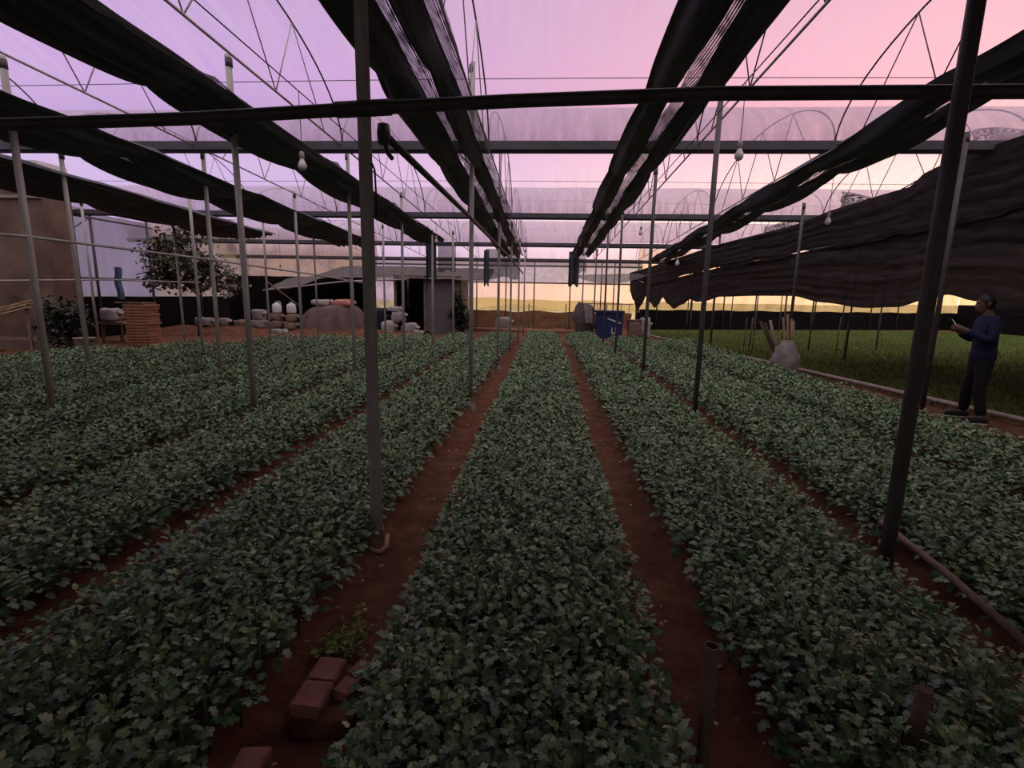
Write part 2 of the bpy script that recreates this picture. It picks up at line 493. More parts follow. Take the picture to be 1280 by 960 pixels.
# which plants show largest: nearest ones inside the frame
q = np.stack([allp[:, 0], allp[:, 1], .3-CAMH+0*allp[:, 0]], -1) @ RM
u = 640 + FPX*q[:, 0]/q[:, 2]; v = 480 + FPX*q[:, 1]/q[:, 2]
inside = (q[:, 2] > .3) & (u > -10) & (u < 1290) & (v < 975)
vis = (q[:, 2] > .1) & (u > -260) & (u < 1540) & (v < 1500)
dist = np.where(inside & (bed_id < 7), np.linalg.norm(q, axis=1), 1e9)
near = np.argsort(dist)[:300]
isnear = np.zeros(len(allp), bool); isnear[near] = True

chunks = []
for lod, ylo, yhi, n, size in ((0, 0, 4.2, 20, .051), (1, 4.2, 8, 15, .060), (2, 8, 99, 11, .074)):
    sel = (~isnear) & vis & (allp[:, 1] >= ylo) & (allp[:, 1] < yhi)
    V, F = leaf_tpl(lod)
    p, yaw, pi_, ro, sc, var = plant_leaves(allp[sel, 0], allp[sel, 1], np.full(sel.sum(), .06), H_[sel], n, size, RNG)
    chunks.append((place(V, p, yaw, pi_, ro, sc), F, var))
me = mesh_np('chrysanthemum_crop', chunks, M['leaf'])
crop = bpy.data.objects.new('chrysanthemum_crop', me); C.objects.link(crop)
tag(crop, 'dense green chrysanthemum foliage filling the long raised beds', 'plants', kind='stuff')

# individual plants nearest the camera
protos = []
V0, F0 = leaf_tpl(0)
for k in range(8):
    p, yaw, pi_, ro, sc, var = plant_leaves(np.zeros(1), np.zeros(1), np.zeros(1), np.array([.27]), 21, .052, RNG)
    fm = mesh_np('foliage', [(place(V0, p, yaw, pi_, ro, sc), F0, var)], M['leaf'])
    sb = MB().tube([(0,0,-.04),(.004,.002,.12),(-.003,.003,.26)], [.005,.004,.0025], 6)
    so = sb.build('stem', M['stem'])
    sm = so.data; bpy.data.objects.remove(so)
    protos.append((fm, sm))
for i in near:
    b = bed_id[i]; fm, sm = protos[random.randrange(8)]
    t = thing('chrysanthemum_plant', 'leafy chrysanthemum plant at the near end of the ' + BEDS[b][3], 'plant',
              (allp[i, 0], allp[i, 1], .065), 'chrysanthemum plants at the near end of the ' + BEDS[b][3], random.uniform(0, 6.28))
    s_ = H_[i]/.27; t.scale = (1, 1, s_)
    for nm, mm in (('foliage', fm), ('stem', sm)):
        o = bpy.data.objects.new(nm, mm); C.objects.link(o); o.parent = t

# dry leaves and weeds on the paths
n = 420
lane = [(-.98, -.60), (.47, .84), (1.83, 2.15), (-2.32, -2.04)]
lx = np.concatenate([RNG.uniform(a, b, n//4) for a, b in lane]); ly = RNG.uniform(.8, 9, len(lx))**1.0
V, F = leaf_tpl(1)
P = place(V, np.stack([lx, ly, np.full(len(lx), .03)], -1), RNG.uniform(0, 6.28, len(lx)), RNG.normal(0, .15, len(lx)), RNG.normal(0, .2, len(lx)), RNG.uniform(.012, .035, len(lx)))
o = bpy.data.objects.new('fallen_leaves', mesh_np('fallen_leaves', [(P, F, RNG.uniform(0, 1, len(lx)))], M['litter'])); C.objects.link(o)
tag(o, 'small dry leaf scraps scattered along the red soil paths', 'leaves', kind='stuff')

# ------------------------------------------------------------------ seedling field on the right
def pipe_x(y): return 4.3 + (20.4-y)*.152
N = 190000
gy = RNG.uniform(5.5, 29, N*2); gx = RNG.uniform(4.2, 24, N*2)
ok = (gx > 4.45 + (20.4-gy)*.152) & (gy < 24.9 + (gx-4.4)*.31) & (gx < 2.5 + gy*1.05)
gx, gy = gx[ok], gy[ok]
g = np.array([[-.012,0,0],[.012,0,0],[.004,.02,1.0]])*np.array([1,1,1])
def blade_batch(gx, gy):
    n = len(gx)
    V = np.array([[0,-.12,0],[0,.12,0],[.9,.05,.45],[.55,-.06,.4]])
    return place(np.array([[0,-.16,0],[0,.16,0],[1,0,.0]]), np.stack([gx, gy, np.full(n, .0)], -1), RNG.uniform(0, 6.28, n), RNG.uniform(.7, 1.5, n), RNG.normal(0, .2, n), RNG.uniform(.05, .10, n))
fvar = np.clip(.5 + .25*np.array([noise.noise(Vector((x*.6, y*.6, 9))) for x, y in zip(gx, gy)]) + RNG.normal(0, .15, len(gx)), 0, 1)
o = bpy.data.objects.new('seedling_field', mesh_np('seedling_field', [(blade_batch(gx, gy), [[0,1,2]], fvar)], M['grass'])); C.objects.link(o)
tag(o, 'bright green field of young seedlings beyond the ground pipe and dark curtain', 'plants', kind='stuff')

# ------------------------------------------------------------------ roof: vaults, gutters, trusses
GY = [-2.6, 2.6, 7.8, 13.0, 18.2, 23.4]
def zg(y): return 3.75 - .035*(y-7.8)
RISE = 1.04
def vault(y):
    for a, b in zip(GY, GY[1:]):
        if a <= y <= b:
            t = (y-(a+b)/2)/((b-a)/2)
            return zg(y) + .04 + RISE*max(0, 1-abs(t)**2.0)**.5
    return zg(y)
X0, X1 = -15.5, 15.5
for a, b in zip(GY, GY[1:]):
    mb = MB()
    def fn(u_, v_, a=a, b=b):
        x = X0 + (X1-X0)*u_; y = (a+b)/2 - (b-a)/2*math.cos(PI*v_)
        return (x, y, vault(y) + .03 + .02*noise.noise(Vector((x*.8, y*.8, 0))))
    mb.grid(fn, 40, 26)
    struct(mb.build('ceiling', M['film'] if a > 0 else M['light_blocker']))  # unseen first bay made opaque and dark to keep light off the foreground
for i, gy_ in enumerate(GY[1:]):
    z = zg(gy_)
    mb = MB()
    pr = [(-.10,.11),(-.085,.11),(-.06,.02),(.06,.02),(.085,.11),(.10,.11),(.075,0),(-.075,0)]
    vs = [(X, gy_+a, z-.06+b) for X in (X0, X1) for a, b in pr]
    k = len(pr)
    mb.add(vs, [(j, (j+1)%k, k+(j+1)%k, k+j) for j in range(k)] + [tuple(range(k)), tuple(range(2*k-1, k-1, -1))])
    mb.tube([(X0, gy_, z-.075), (X1, gy_, z-.075)], .026, 8)
    nf = len(mb.f)
    o = mb.build('roof_gutter', [M['gutter'], M['steel_dark']])  # body coloured lighter than the tube below, imitating a sky-lit top
    for p_ in o.data.polygons:
        if p_.index >= k + 2: p_.material_index = 1
    tag(o, ['dark roof gutter directly above the camera', 'thick dark roof gutter crossing just beyond the near cross pipe', 'second dark roof gutter spanning the house',
            'third thin roof gutter near the far end', 'farthest roof gutter above the end wall'][i], 'gutter', 'roof gutters')

TX = [(-7.6, 'fourth post row left of the centre bed'), (-5.38, 'third post row left of the centre bed'), (-3.1, 'second post row left of the centre bed'), (-.9, 'first post row left of the centre bed'),
      (2.1, 'first post row right of the centre bed'), (4.0, 'right-hand shade net roll'), (6.6, 'dark side curtain')]
BAY = ['', 'nearest roof bay in view', 'second roof bay', 'third roof bay', 'farthest roof bay']
for bi, (a, b) in enumerate(zip(GY, GY[1:])):
    if bi == 0: continue
    for x, w in TX:
        t = thing('roof_truss', 'arched truss, %s, over the %s' % (BAY[bi], w.replace('post row', 'row')), 'truss', (x, (a+b)/2, zg((a+b)/2)), 'roof trusses')
        L = (x, (a+b)/2, zg((a+b)/2))
        pts = [(x, (a+b)/2 - (b-a)/2*math.cos(PI*k/28), 0) for k in range(29)]
        pts = [(p[0], p[1], vault(p[1]) - .02) for p in pts]
        MB().tube(pts, .011, 6).build('arch', M['steel_dark'], t, L).location = (0,0,0)
        ch = MB().tube([(x, a+.08, zg(a)), (x, b-.08, zg(b))], .014, 6).build('tie_rod', M['steel_pale'], t, L); ch.location = (0,0,0)
        nodes = [a + (b-a)*f for f in (.12, .27, .36, .5, .64, .73, .88)]
        for k in range(6):
            y0, y1 = nodes[k], nodes[k+1]
            lo0 = k % 2 == 0
            p0 = (x, y0, zg(y0) if lo0 else vault(y0)-.02); p1 = (x, y1, vault(y1)-.02 if lo0 else zg(y1))
            s_ = MB().tube([p0, p1], .0075, 6).build('strut', M['steel_pale'] if x < 0 else M['steel_dark'], t, L); s_.location = (0,0,0)
# thin film wires along the vaults
wn = 0
for bi, (a, b) in enumerate(zip(GY, GY[1:])):
    if bi == 0: continue
    for f, wd in ((.66, 'middle'), (.90, 'far slope')):
        y = a + (b-a)*f
        pts = [(X0 + (X1-X0)*k/30, y + .25*math.sin(k*.33)*(.6 if f < .8 else .1), 0) for k in range(31)]
        pts = [(p[0], p[1], vault(p[1]) + .0) for p in pts]
        o = MB().tube(pts, .005, 5).build('film_wire', M['wire'])
        tag(o, 'thin dark wire under the film, %s of the %s' % (wd, BAY[bi]), 'wire', 'film wires')

# ------------------------------------------------------------------ near cross pipe and long pipe
t = thing('cross_pipe', 'thick dark pipe crossing the whole view just before the camera', 'pipe', (0, 2.85, 2.61))
pp = [(-5.2, 2.85, 2.43), (-3.12, 2.85, 2.50), (-1.98, 2.85, 2.53), (-1.04, 2.85, 2.575), (-.21, 2.85, 2.61), (.86, 2.85, 2.64), (2.33, 2.85, 2.64), (4.4, 2.85, 2.62)]
MB().tube(pp, .034, 12).build('tube', M['steel_dark'], t, (0, 2.85, 2.61)).location = (0,0,0)
MB().tube([(-1.16, 2.85, 2.57), (-.86, 2.85, 2.583)], .041, 12).build('joint_sleeve', M['steel_dark'], t, (0, 2.85, 2.61)).location = (0,0,0)
t = thing('irrigation_pipe', 'long dark pipe running from the nearest square post to the far end', 'pipe', (-.95, 2.9, 2.52))
L = (-.95, 2.9, 2.52)
MB().tube([(-.955, 2.98, 2.50), (-.94, 6, 2.52), (-.93, 12, 2.53), (-.90, 20, 2.45)], .024, 10).build('tube', M['steel_dark'], t, L).location = (0,0,0)
MB().lathe([(.0,-.06),(.035,-.055),(.04,.0),(.035,.05),(0,.055)], (-.955, 3.02, 2.50), 10).tube([(-.955,3.02,2.46),(-.94,3.05,2.40),(-.93,3.09,2.385)], .014, 8).build('hose_clamp', M['steel_dark'], t, L).location = (0,0,0)
MB().tube([(-.935, 6.1, 2.53), (-.935, 6.1, 2.60)], .012, 6).build('nozzle', M['wire'], t, L).location = (0,0,0)

# ------------------------------------------------------------------ posts
# nearest square post
t = thing('greenhouse_post', 'square steel post with a rusty foot, the nearest one beside the path', 'post', (-1.02, 2.89, 0), 'greenhouse posts')
L = (-1.02, 2.89, 0)
mb = MB()
mb.box((-1.058, 2.855, .0), (-.985, 2.925, 4.35), rot=.35)
for k in range(5):
    mb.box((-1.058+.0, 2.855, .9+.7*k), (-.985, 2.925, .901+.7*k), rot=.35)
o = mb.build('shaft', M['steel'], t, L); o.location = (0,0,0)
mb = MB(); mb.box((-1.062, 2.85, .0), (-.981, 2.93, .14), rot=.35); mb.tube([(-1.05,2.83,.03),(-1.02,2.815,.015),(-.975,2.82,.015),(-.955,2.86,.03),(-.965,2.92,.08)], .016, 8)
mb.build('foot_sleeve', M['rust'], t, L).location = (0,0,0)
mb = MB(); mb.tube([(-.975,2.86,2.30),(-.95,2.83,2.26),(-.945,2.83,2.1),(-.955,2.85,2.02)], .006, 6)
mb.build('tie_wire', M['wire'], t, L).location = (0,0,0)

POSTS = {
 'first post row left of the centre bed': [(-1.01,6.84,4.48,.030),(-1.0,10.75,4.6,.028),(-.98,14.3,3.6,.028),(-.92,17.4,3.5,.028),(-.85,20.2,3.4,.028)],
 'second post row left of the centre bed': [(-3.48,5.69,4.09,.034),(-3.29,8.45,3.84,.030),(-3.14,11.02,3.73,.030),(-2.92,12.99,3.2,.028),(-2.62,14.29,3.35,.028)],
 'third post row left of the centre bed': [(-5.71,5.34,3.95,.034),(-5.45,8.03,3.74,.032),(-5.25,10.54,3.63,.030),(-4.61,14.28,3.5,.028)],
 'fourth post row left of the centre bed': [(-7.84,8.06,3.75,.033),(-7.5,10.5,3.6,.030),(-7.35,12.98,3.47,.028),(-6.17,13.31,3.45,.022)],
 'far left edge of the beds': [(-10.92,11.57,3.6,.028),(-9.35,12.43,3.13,.028)],
 'first post row right of the centre bed': [(1.91,2.67,4.1,.036),(1.915,6.27,4.07,.031),(1.77,8.93,3.74,.030),(1.72,12.15,3.6,.028),(1.71,14.69,3.5,.028),(1.88,19.65,3.4,.028)],
 'edge of the third bed right': [(5.42,7.35,3.8,.032),(5.3,11.24,3.6,.030),(5.0,15.4,3.5,.028)],
 'seedling field on the right': [(6.6,23.9,2.9,.025),(7.2,25.4,2.9,.025),(7.28,22.5,2.9,.025),(8.98,25.0,2.9,.025),(9.5,23.4,2.9,.025),(9.45,20.6,2.9,.025),(8.37,16.4,2.9,.022),(8.07,13.9,2.9,.022),(11.5,25.5,2.9,.025),(13.5,26.5,2.9,.025),(10.8,17.0,2.9,.025)],
}
for row, lst in POSTS.items():
    for i, (x, y, zt, r) in enumerate(lst):
        loc = (x, y, 0)
        if row == 'first post row left of the centre bed': w = ORD[i+1]
        else: w = ORD[i]
        t = thing('greenhouse_post', 'steel post, %s from the camera in the %s' % (w, row.replace('post row', 'row').replace('edge of', 'row beside')), 'post', loc, 'greenhouse posts')
        dark = row.startswith('seed') or row.startswith('edge') or 'right' in row  # right-hand, edge and field posts take darker steel, their shade painted in
        MB().tube([(x, y, .0), (x, y, zt*.5), (x+random.uniform(-.015,.015), y, zt)], r, 10).build('shaft', M['steel'] if not dark else (M['steel_dark'] if row.startswith('edge') else M['steel_shaded']), t, loc).location = (0,0,0)
        MB().tube([(x-.0, y, zt-.12), (x, y, zt-.03)], r+.004, 10).build('clamp', M['steel_dark'], t, loc).location = (0,0,0)
        if row.startswith('first') and y < 12:
            mb = MB().lathe([(.0,.09),(.05,.088),(.065,.06),(.075,.0),(.075,-.03)], (x, y, .0), 12)
            mb.build('concrete_foot', M['concrete'], t, loc).location = (0,0,0)

# ------------------------------------------------------------------ shade nets drawn aside
def net_z(y, z0):
    return z0 - .032*(y-5)
def net(label, bands, y0, y1, z0, drift=0.0, sag=.13, node=2.6, ph=0.0, seed=0, thick=.12):
    xm = (bands[0][0] + bands[-1][1])/2
    loc = (xm, (y0+y1)/2, z0)
    t = thing('shade_net', label, 'net', loc, 'bundled shade nets')
    nv = int((y1-y0)/.13)
    for bi, (a, b, kind) in enumerate(bands):
        mb = MB()
        w = b - a
        nu = max(8, int(w/.035))
        def surf(u_, v_, lower):
            y = y0 + (y1-y0)*v_
            f = ((y+ph)/node) % 1.0
            s = 4*f*(1-f)
            s = s**.6
            wid = 1 + .28*s - .20
            x = (a+b)/2 + (u_-.5)*w*wid + drift*(y-y0) + .03*noise.noise(Vector((y*.9, seed, bi)))
            pl = .035*math.sin(u_*w*42 + 1.5*noise.noise(Vector((y*.5, u_*2, seed)))) + .03*noise.noise(Vector((u_*w*9, y*1.1, seed+bi)))
            z = net_z(y, z0) - sag*s*(.6 + .5*math.sin(PI*min(1, max(0, u_)))) + pl
            if lower:
                z -= thick*(math.sin(PI*u_)**.6) * (.8+.4*s)
            return (x, y, z)
        if kind == 'fold':
            mb.grid(lambda u_, v_: surf(u_, v_, True), nu, nv)
            mb.grid(lambda u_, v_: surf(1-u_, v_, False), nu, nv)
            nm, mt = 'folded_cloth', M['net']
        elif kind == 'curt':
            mb.grid(lambda u_, v_: surf(u_, v_, True), nu, nv)
            nm, mt = 'folded_cloth', M['net_thin']
        else:
            mb.grid(lambda u_, v_: surf(u_, v_, False), nu, nv)
            nm, mt = 'open_mesh_edge', M['net_mesh']
        mb.build(nm, mt, t, loc).location = (0,0,0)
    # the wire it hangs from
    pts = [(xm + drift*(y0+(y1-y0)*k/12-y0), y0+(y1-y0)*k/12, net_z(y0+(y1-y0)*k/12, z0)+.06) for k in range(13)]
    MB().tube(pts, .005, 5).build('support_wire', M['wire'], t, loc).location = (0,0,0)
    return t, loc
net('broad black shade net roll hanging left of the square near post', [(-3.80,-3.04,'fold'),(-3.08,-3.0,'mesh')], 3.27, 14.4, 3.46, seed=1, ph=.47, drift=.012, thick=.06, sag=.10)
net('wide black shade net roll second from the left edge', [(-6.65,-5.95,'fold'),(-5.98,-5.25,'fold')], 3.27, 15.5, 3.52, seed=2, ph=.9, drift=-.0, thick=.06, sag=.12)
net('dark shade net sheet hanging farthest left in front of the brown wall', [(-9.8,-7.75,'fold')], 3.27, 14.2, 3.55, seed=3, ph=.2, thick=.05, sag=.12)
t4, l4 = net('black shade net roll with two open mesh strips, left of the centre bed', [(-1.52,-1.16,'fold'),(-1.18,-1.02,'mesh'),(-1.05,-.84,'fold'),(-.86,-.72,'mesh')], 3.27, 18.0, 3.46, seed=4, ph=.6, drift=-.006, sag=.10, thick=.05)
t5, l5 = net('black shade net roll right of the centre bed, with a torn slit', [(.80,1.12,'fold'),(1.10,1.25,'mesh'),(1.23,1.47,'fold')], 3.27, 18.0, 3.48, seed=5, ph=.1, drift=.004, sag=.09, thick=.05)
net('black shade net roll sweeping down to the right beside the dark curtain', [(3.20,3.58,'fold'),(3.56,3.68,'mesh'),(3.66,3.90,'fold')], 3.27, 19.0, 3.48, seed=6, ph=.3, drift=.035, sag=.10, thick=.05)
# hanging tails
def tail(label, x0, x1, y, zt, zb, mat, n=5, seed=0):
    mb = MB()
    mb.grid(lambda u_, v_: (x0+(x1-x0)*u_ + .03*v_*noise.noise(Vector((u_*3, v_, seed))), y + .06*math.sin(u_*n*6.28) + .03*noise.noise(Vector((u_*5, v_*2, seed))), zt + (zb-zt)*v_*(1+.05*math.sin(u_*9))), 30, 10)
    o = mb.build('hanging_net', mat, loc=((x0+x1)/2, y, zb))
    tag(o, label, 'net', 'hanging net ends')
tail('grey mesh net end hanging down above the far end of the left path', -2.15, -.93, 18.05, 3.2, 2.2, M['net_thin'], seed=1)
tail('narrow black net tail hanging beside the grey mesh end', -2.2, -2.02, 17.95, 3.15, 1.95, M['net'], 1, seed=2)
tail('black net tail dangling above the grey shed panel', -3.45, -3.14, 14.5, 3.1, 2.05, M['net'], 2, seed=3)
tail('thin grey net end hanging above the shed roof', -3.12, -2.6, 14.6, 3.05, 2.25, M['net_thin'], 3, seed=4)
tail('black net tail hanging down at the far end of the right path', .78, 1.14, 18.1, 3.15, 1.98, M['net'], 2, seed=5)
tail('thin grey net end beside the black tail at the right path', 1.14, 1.4, 18.15, 3.1, 2.45, M['net_grey'], 2, seed=6)

# ------------------------------------------------------------------ right side curtain
def lerp(tab, y):
    tab = sorted(tab)
    if y <= tab[0][0]: return tab[0][1]
    for (a, va), (b, vb) in zip(tab, tab[1:]):
        if y <= b: return va + (vb-va)*(y-a)/(b-a)
    return tab[-1][1]
HEM = [(2.0,1.5),(4.5,1.40),(7.0,1.46),(7.66,1.64),(8.09,1.73),(8.41,1.65),(8.98,1.52),(9.67,1.49),(10.73,1.57),(11.77,1.70),(13.01,1.70),(15.0,1.67),(15.96,1.54),(16.5,1.50),(16.98,1.58),(17.5,1.4),(18.2,1.24),(18.8,1.4),(19.3,1.62),(19.7,1.35),(20.05,1.22),(20.5,1.4),(21.03,1.67),(21.5,1.3),(22.0,1.02),(22.6,1.5),(23.2,1.9)]
TOP = [(2.0,3.9),(7.4,3.77),(8.3,3.72),(8.8,3.62),(9.0,3.47),(9.7,3.44),(10.8,3.38),(11.8,3.25),(13,3.22),(15.3,3.15),(18,2.98),(21,2.8),(23.4,2.68)]
def smooth(tab, y):
    for (a, va), (b, vb) in zip(tab, tab[1:]):
        if a <= y <= b:
            f = (y-a)/(b-a); f = f*f*(3-2*f); return va + (vb-va)*f
    return tab[-1][1]
def cx_(y): return 4.2 + (20.4-y)*.152
def seam(y): return lerp([(2,2.9),(7.4,2.83),(9.2,2.72),(10.6,2.66),(12.3,2.59),(15,2.5),(18,2.3),(20.5,2.12),(21.2,2.15),(22.3,2.35),(23.3,2.45)], y)
t = thing('shade_curtain', 'long dark pleated net curtain hanging along the right side above the seedling field', 'curtain', (5.8, 11, 1.5))
L = (5.8, 11, 1.5)
def pleat(y, v_, s):
    return .016*math.sin(v_*31 + y*.25 + 5*noise.noise(Vector((y*.22, s, v_*2.5))))*(.6+.8*noise.noise(Vector((y*.4, v_*5, s+3)))) + .03*noise.noise(Vector((y*.35, v_*9, s))) + .012*noise.noise(Vector((y*1.5, v_*22, s)))
mb = MB()
def low_s(u_, v_):
    y = 2.0 + 21.2*u_; zt = seam(y) + .02; zb = smooth(HEM, y)
    return (cx_(y) + pleat(y, v_, 1), y, zt + (zb-zt)*v_)
mb.grid(low_s, 220, 48)
mb.build('lower_sheet', M['net_curtain'], t, L).location = (0,0,0)
mb = MB()
def up_s(u_, v_):
    y = 2.0 + 21.2*u_; zt = lerp(TOP, y)
    gap = .045*max(0, math.sin(y*2.1)*math.sin(y*.9+1))**.7 if y > 7 else 0
    zb = seam(y) + .05 - .05 + gap - (.04 if gap < .004 else 0)
    return (cx_(y) - .05 + .5*(1-v_)**2*0 + pleat(y, v_, 5), y, zt + (zb-zt)*v_)
mb.grid(up_s, 190, 22)
mb.build('upper_sheet', M['net_curtain'], t, L).location = (0,0,0)
MB().tube([(cx_(y)+.02, y, lerp(TOP, y)) for y in np.linspace(2, 23.2, 30)], .01, 6).build('support_wire', M['wire'], t, L).location = (0,0,0)
# flat net roof over the seedling field
mb = MB()
def roofnet(u_, v_):
    y = 1.0 + 13*u_; x = cx_(y) + .12 + 9.5*v_
    return (x, y, lerp(TOP, y) - .02 + .10*math.sin(v_*14+y*.6)*v_ - .12*noise.noise(Vector((x*.6, y*.6, 2))))
mb.grid(roofnet, 70, 40)
o = mb.build('shade_canopy', M['net'], loc=(10, 12, 3.3)); tag(o, 'black net canopy stretched over the seedling field behind the curtain', 'net')
def patchnet(label, x0, x1, y, z0, z1, mat, seed, rz=0.0):
    mb = MB()
    mb.grid(lambda u_, v_: (x0+(x1-x0)*u_, y + rz*(u_-.5) + .08*noise.noise(Vector((u_*3, v_*3, seed))), z0 + (z1-z0)*v_*(.45+.55*abs(math.sin(u_*2.6+seed))) + .05*math.sin(u_*5+seed)*(1-v_)), 24, 10)
    o = mb.build('loose_net', mat, loc=((x0+x1)/2, y, z0)); tag(o, label, 'net', 'loose mesh nets')
patchnet('loose open mesh net bunched high above the curtain at the right edge', 6.2, 7.6, 8.3, 3.80, 4.15, M['net_mesh'], 1)
patchnet('loose grey mesh net in the gap above the curtain top', 5.9, 7.9, 11.0, 3.42, 3.80, M['net_mesh'], 2)
patchnet('small mesh net scrap above the middle of the curtain', 5.5, 6.8, 13.6, 3.28, 3.62, M['net_mesh'], 3)

# ------------------------------------------------------------------ hanging bulbs
def bulb(loc, zc, label):
    x, y, z = loc
    t = thing('hanging_bulb', label, 'bulb', loc, 'hanging light bulbs')
    MB().lathe([(.0,-.055),(.02,-.052),(.036,-.035),(.042,-.012),(.036,.014),(.022,.04),(.018,.06)], loc, 14).build('glass_bulb', M['bulb'], t, loc).location = (0,0,0)
    MB().lathe([(.019,.055),(.024,.06),(.024,.11),(.014,.125),(.0,.126)], loc, 12).build('socket', M['socket'], t, loc).location = (0,0,0)
    MB().tube([(x, y, z+.12), (x+.004, y, (z+zc)/2), (x, y, zc)], .004, 5).build('cord', M['wire'], t, loc).location = (0,0,0)
bulb((-2.49, 5.2, 2.86), 3.55, 'white bulb hanging left of the square near post')
bulb((1.80, 5.2, 2.96), 3.6, 'clear bulb hanging beside the right post, before the thick gutter')
bulb((1.86, 10.5, 2.88), 3.5, 'small bulb hanging over the right beds at mid distance')
bulb((4.14, 8.0, 2.77), 3.4, 'white bulb hanging in front of the dark curtain, nearer one')
bulb((2.62, 10.5, 2.30), 3.3, 'small bulb hanging in front of the dark curtain, farther one')
bulb((-2.82, 13.0, 2.93), 3.4, 'bulb hanging beside the end of the left net roll')
bulb((-7.6, 14.2, 2.22), 3.3, 'white bulb hanging before the dirty beige film wall')
for x, y0, y1, z, w in ((-2.49, 2.7, 14, 3.55, 'left of the square near post'), (1.80, 2.7, 14, 3.6, 'above the first bed right'), ):
    o = MB().tube([(x, y0+(y1-y0)*k/10, z-.02*(y0+(y1-y0)*k/10-5)-.04*math.sin(k*PI)) for k in range(11)], .006, 5).build('electric_cable', M['wire'])
    tag(o, 'thin black electric cable strung lengthwise ' + w, 'cable', 'electric cables')

# ------------------------------------------------------------------ left rails
o = MB().tube([(-7.6,3.4,2.2),(-5.7,5.3,2.14),(-5.42,8.0,2.08),(-5.0,10.5,1.97),(-4.5,13.0,1.82)], .016, 8).build('side_rail', M['steel_pale']); tag(o, 'long pale rail clipped to the left posts at head height', 'rail', 'left side rails')
o = MB().tube([(-11.9,9.6,1.68),(-10.9,12,1.80),(-9.9,14.0,1.80)], .018, 8).build('side_rail', M['steel_pale']); tag(o, 'short lower rail in front of the brown building', 'rail', 'left side rails')

# ------------------------------------------------------------------ left building and film walls
mb = MB(); mb.box((-26, 12.0, 0), (-12.35, 12.25, 4.6)); mb.box((-12.6, 12.25, 0), (-12.35, 12.8, 4.6))
struct(mb.build('wall_left', M['wall_brown']))
mb = MB(); mb.box((-26, 11.93, 3.72), (-12.3, 12.02, 3.79)); struct(mb.build('trim_1', M['concrete']))
SX = -14.6
mb = MB(); mb.grid(lambda u_, v_: (SX + .05*noise.noise(Vector((u_*6, v_*2, 1))), 11.5+6.7*u_, 1.3+2.65*v_), 14, 6); struct(mb.build('wall_left_film', M['film_wall']))
mb = MB(); mb.grid(lambda u_, v_: (SX + .05*noise.noise(Vector((u_*6, v_*2, 1))), 18.2+6.2*u_, 1.3+3.0*v_), 14, 6); struct(mb.build('wall_left_film', M['film_dirty_shadowed']))
mb = MB(); mb.box((SX-.06, 11.5, 0), (SX, 24.4, 1.32)); struct(mb.build('wall_left_base', M['black_sheet']))
mb = MB(); mb.grid(lambda u_, v_: (-14.6+6.4*u_, 24.4 + .06*noise.noise(Vector((u_*6, v_*2, 4))), 2.2+2.4*v_), 14, 6); struct(mb.build('wall_back_left', M['film_dirty_shadowed']))
# frame of the side wall
t = thing('wall_frame', 'dark pipe frame with brackets on the purple film side wall', 'frame', (SX+.1, 15, 0)); L = (SX+.1, 15, 0)
for y in (13.6, 15.6, 17.9, 20.5): MB().tube([(SX+.1, y, 0), (SX+.1, y, 4.05)], .04, 8).build('upright', M['steel_dark'], t, L).location = (0,0,0)
for z in (1.9, 3.78, 4.0): MB().tube([(SX+.1, 11.5, z), (SX+.1, 24, z)], .03, 8).build('rail', M['steel_dark'], t, L).location = (0,0,0)
MB().tube([(SX+.12, 15.6, 3.8), (SX+.3, 14.2, 3.0), (SX+.3, 13.4, 2.9)], .02, 6).build('brace', M['steel_dark'], t, L).location = (0,0,0)

# dark net screen behind the piles
mb = MB(); mb.grid(lambda u_, v_: (-14.3+6.5*u_, 22.0 + .12*math.sin(u_*40)+.1*noise.noise(Vector((u_*9, v_*2, 4))), 0+2.25*v_), 60, 6)
o = mb.build('shade_screen', M['black_sheet'], loc=(-10.3, 22, 0)); tag(o, 'black sheet screen standing behind the sacks and tarpaulin', 'screen')
# tarpaulin roof over the dark store
t = thing('store_canopy', 'grey brown tarpaulin roof sagging over the dark store and shed', 'canopy', (-7, 20.6, 2.4)); L = (-7, 20.6, 2.4)
mb = MB(); mb.grid(lambda u_, v_: (-11.4+9.2*u_, 19.9+1.9*v_, lerp([(-11.4,2.15),(-10.2,2.3),(-8.8,2.72),(-6,2.76),(-2.4,2.70)], -11.4+9.2*u_) - .55*(1-v_) + .05*noise.noise(Vector((u_*14, v_*3, 0)))), 40, 8)
mb.build('sheet', M['tarp_grey'], t, L).location = (0,0,0)
MB().tube([(-11.4,19.85,1.62),(-8.0,19.85,2.03),(-5.5,19.85,2.15)], .03, 8).build('edge_pole', M['steel_pale'], t, L).location = (0,0,0)
# speckled window sheet
mb = MB(); mb.grid(lambda u_, v_: (-7.7+1.75*u_, 21.8, .95+1.6*v_), 4, 4); struct(mb.build('window_1', M['film_speckled']))
mb = MB(); mb.box((-7.8, 21.75, 0), (-5.9, 21.85, .95)); struct(mb.build('wall_back_base', M['black_sheet']))
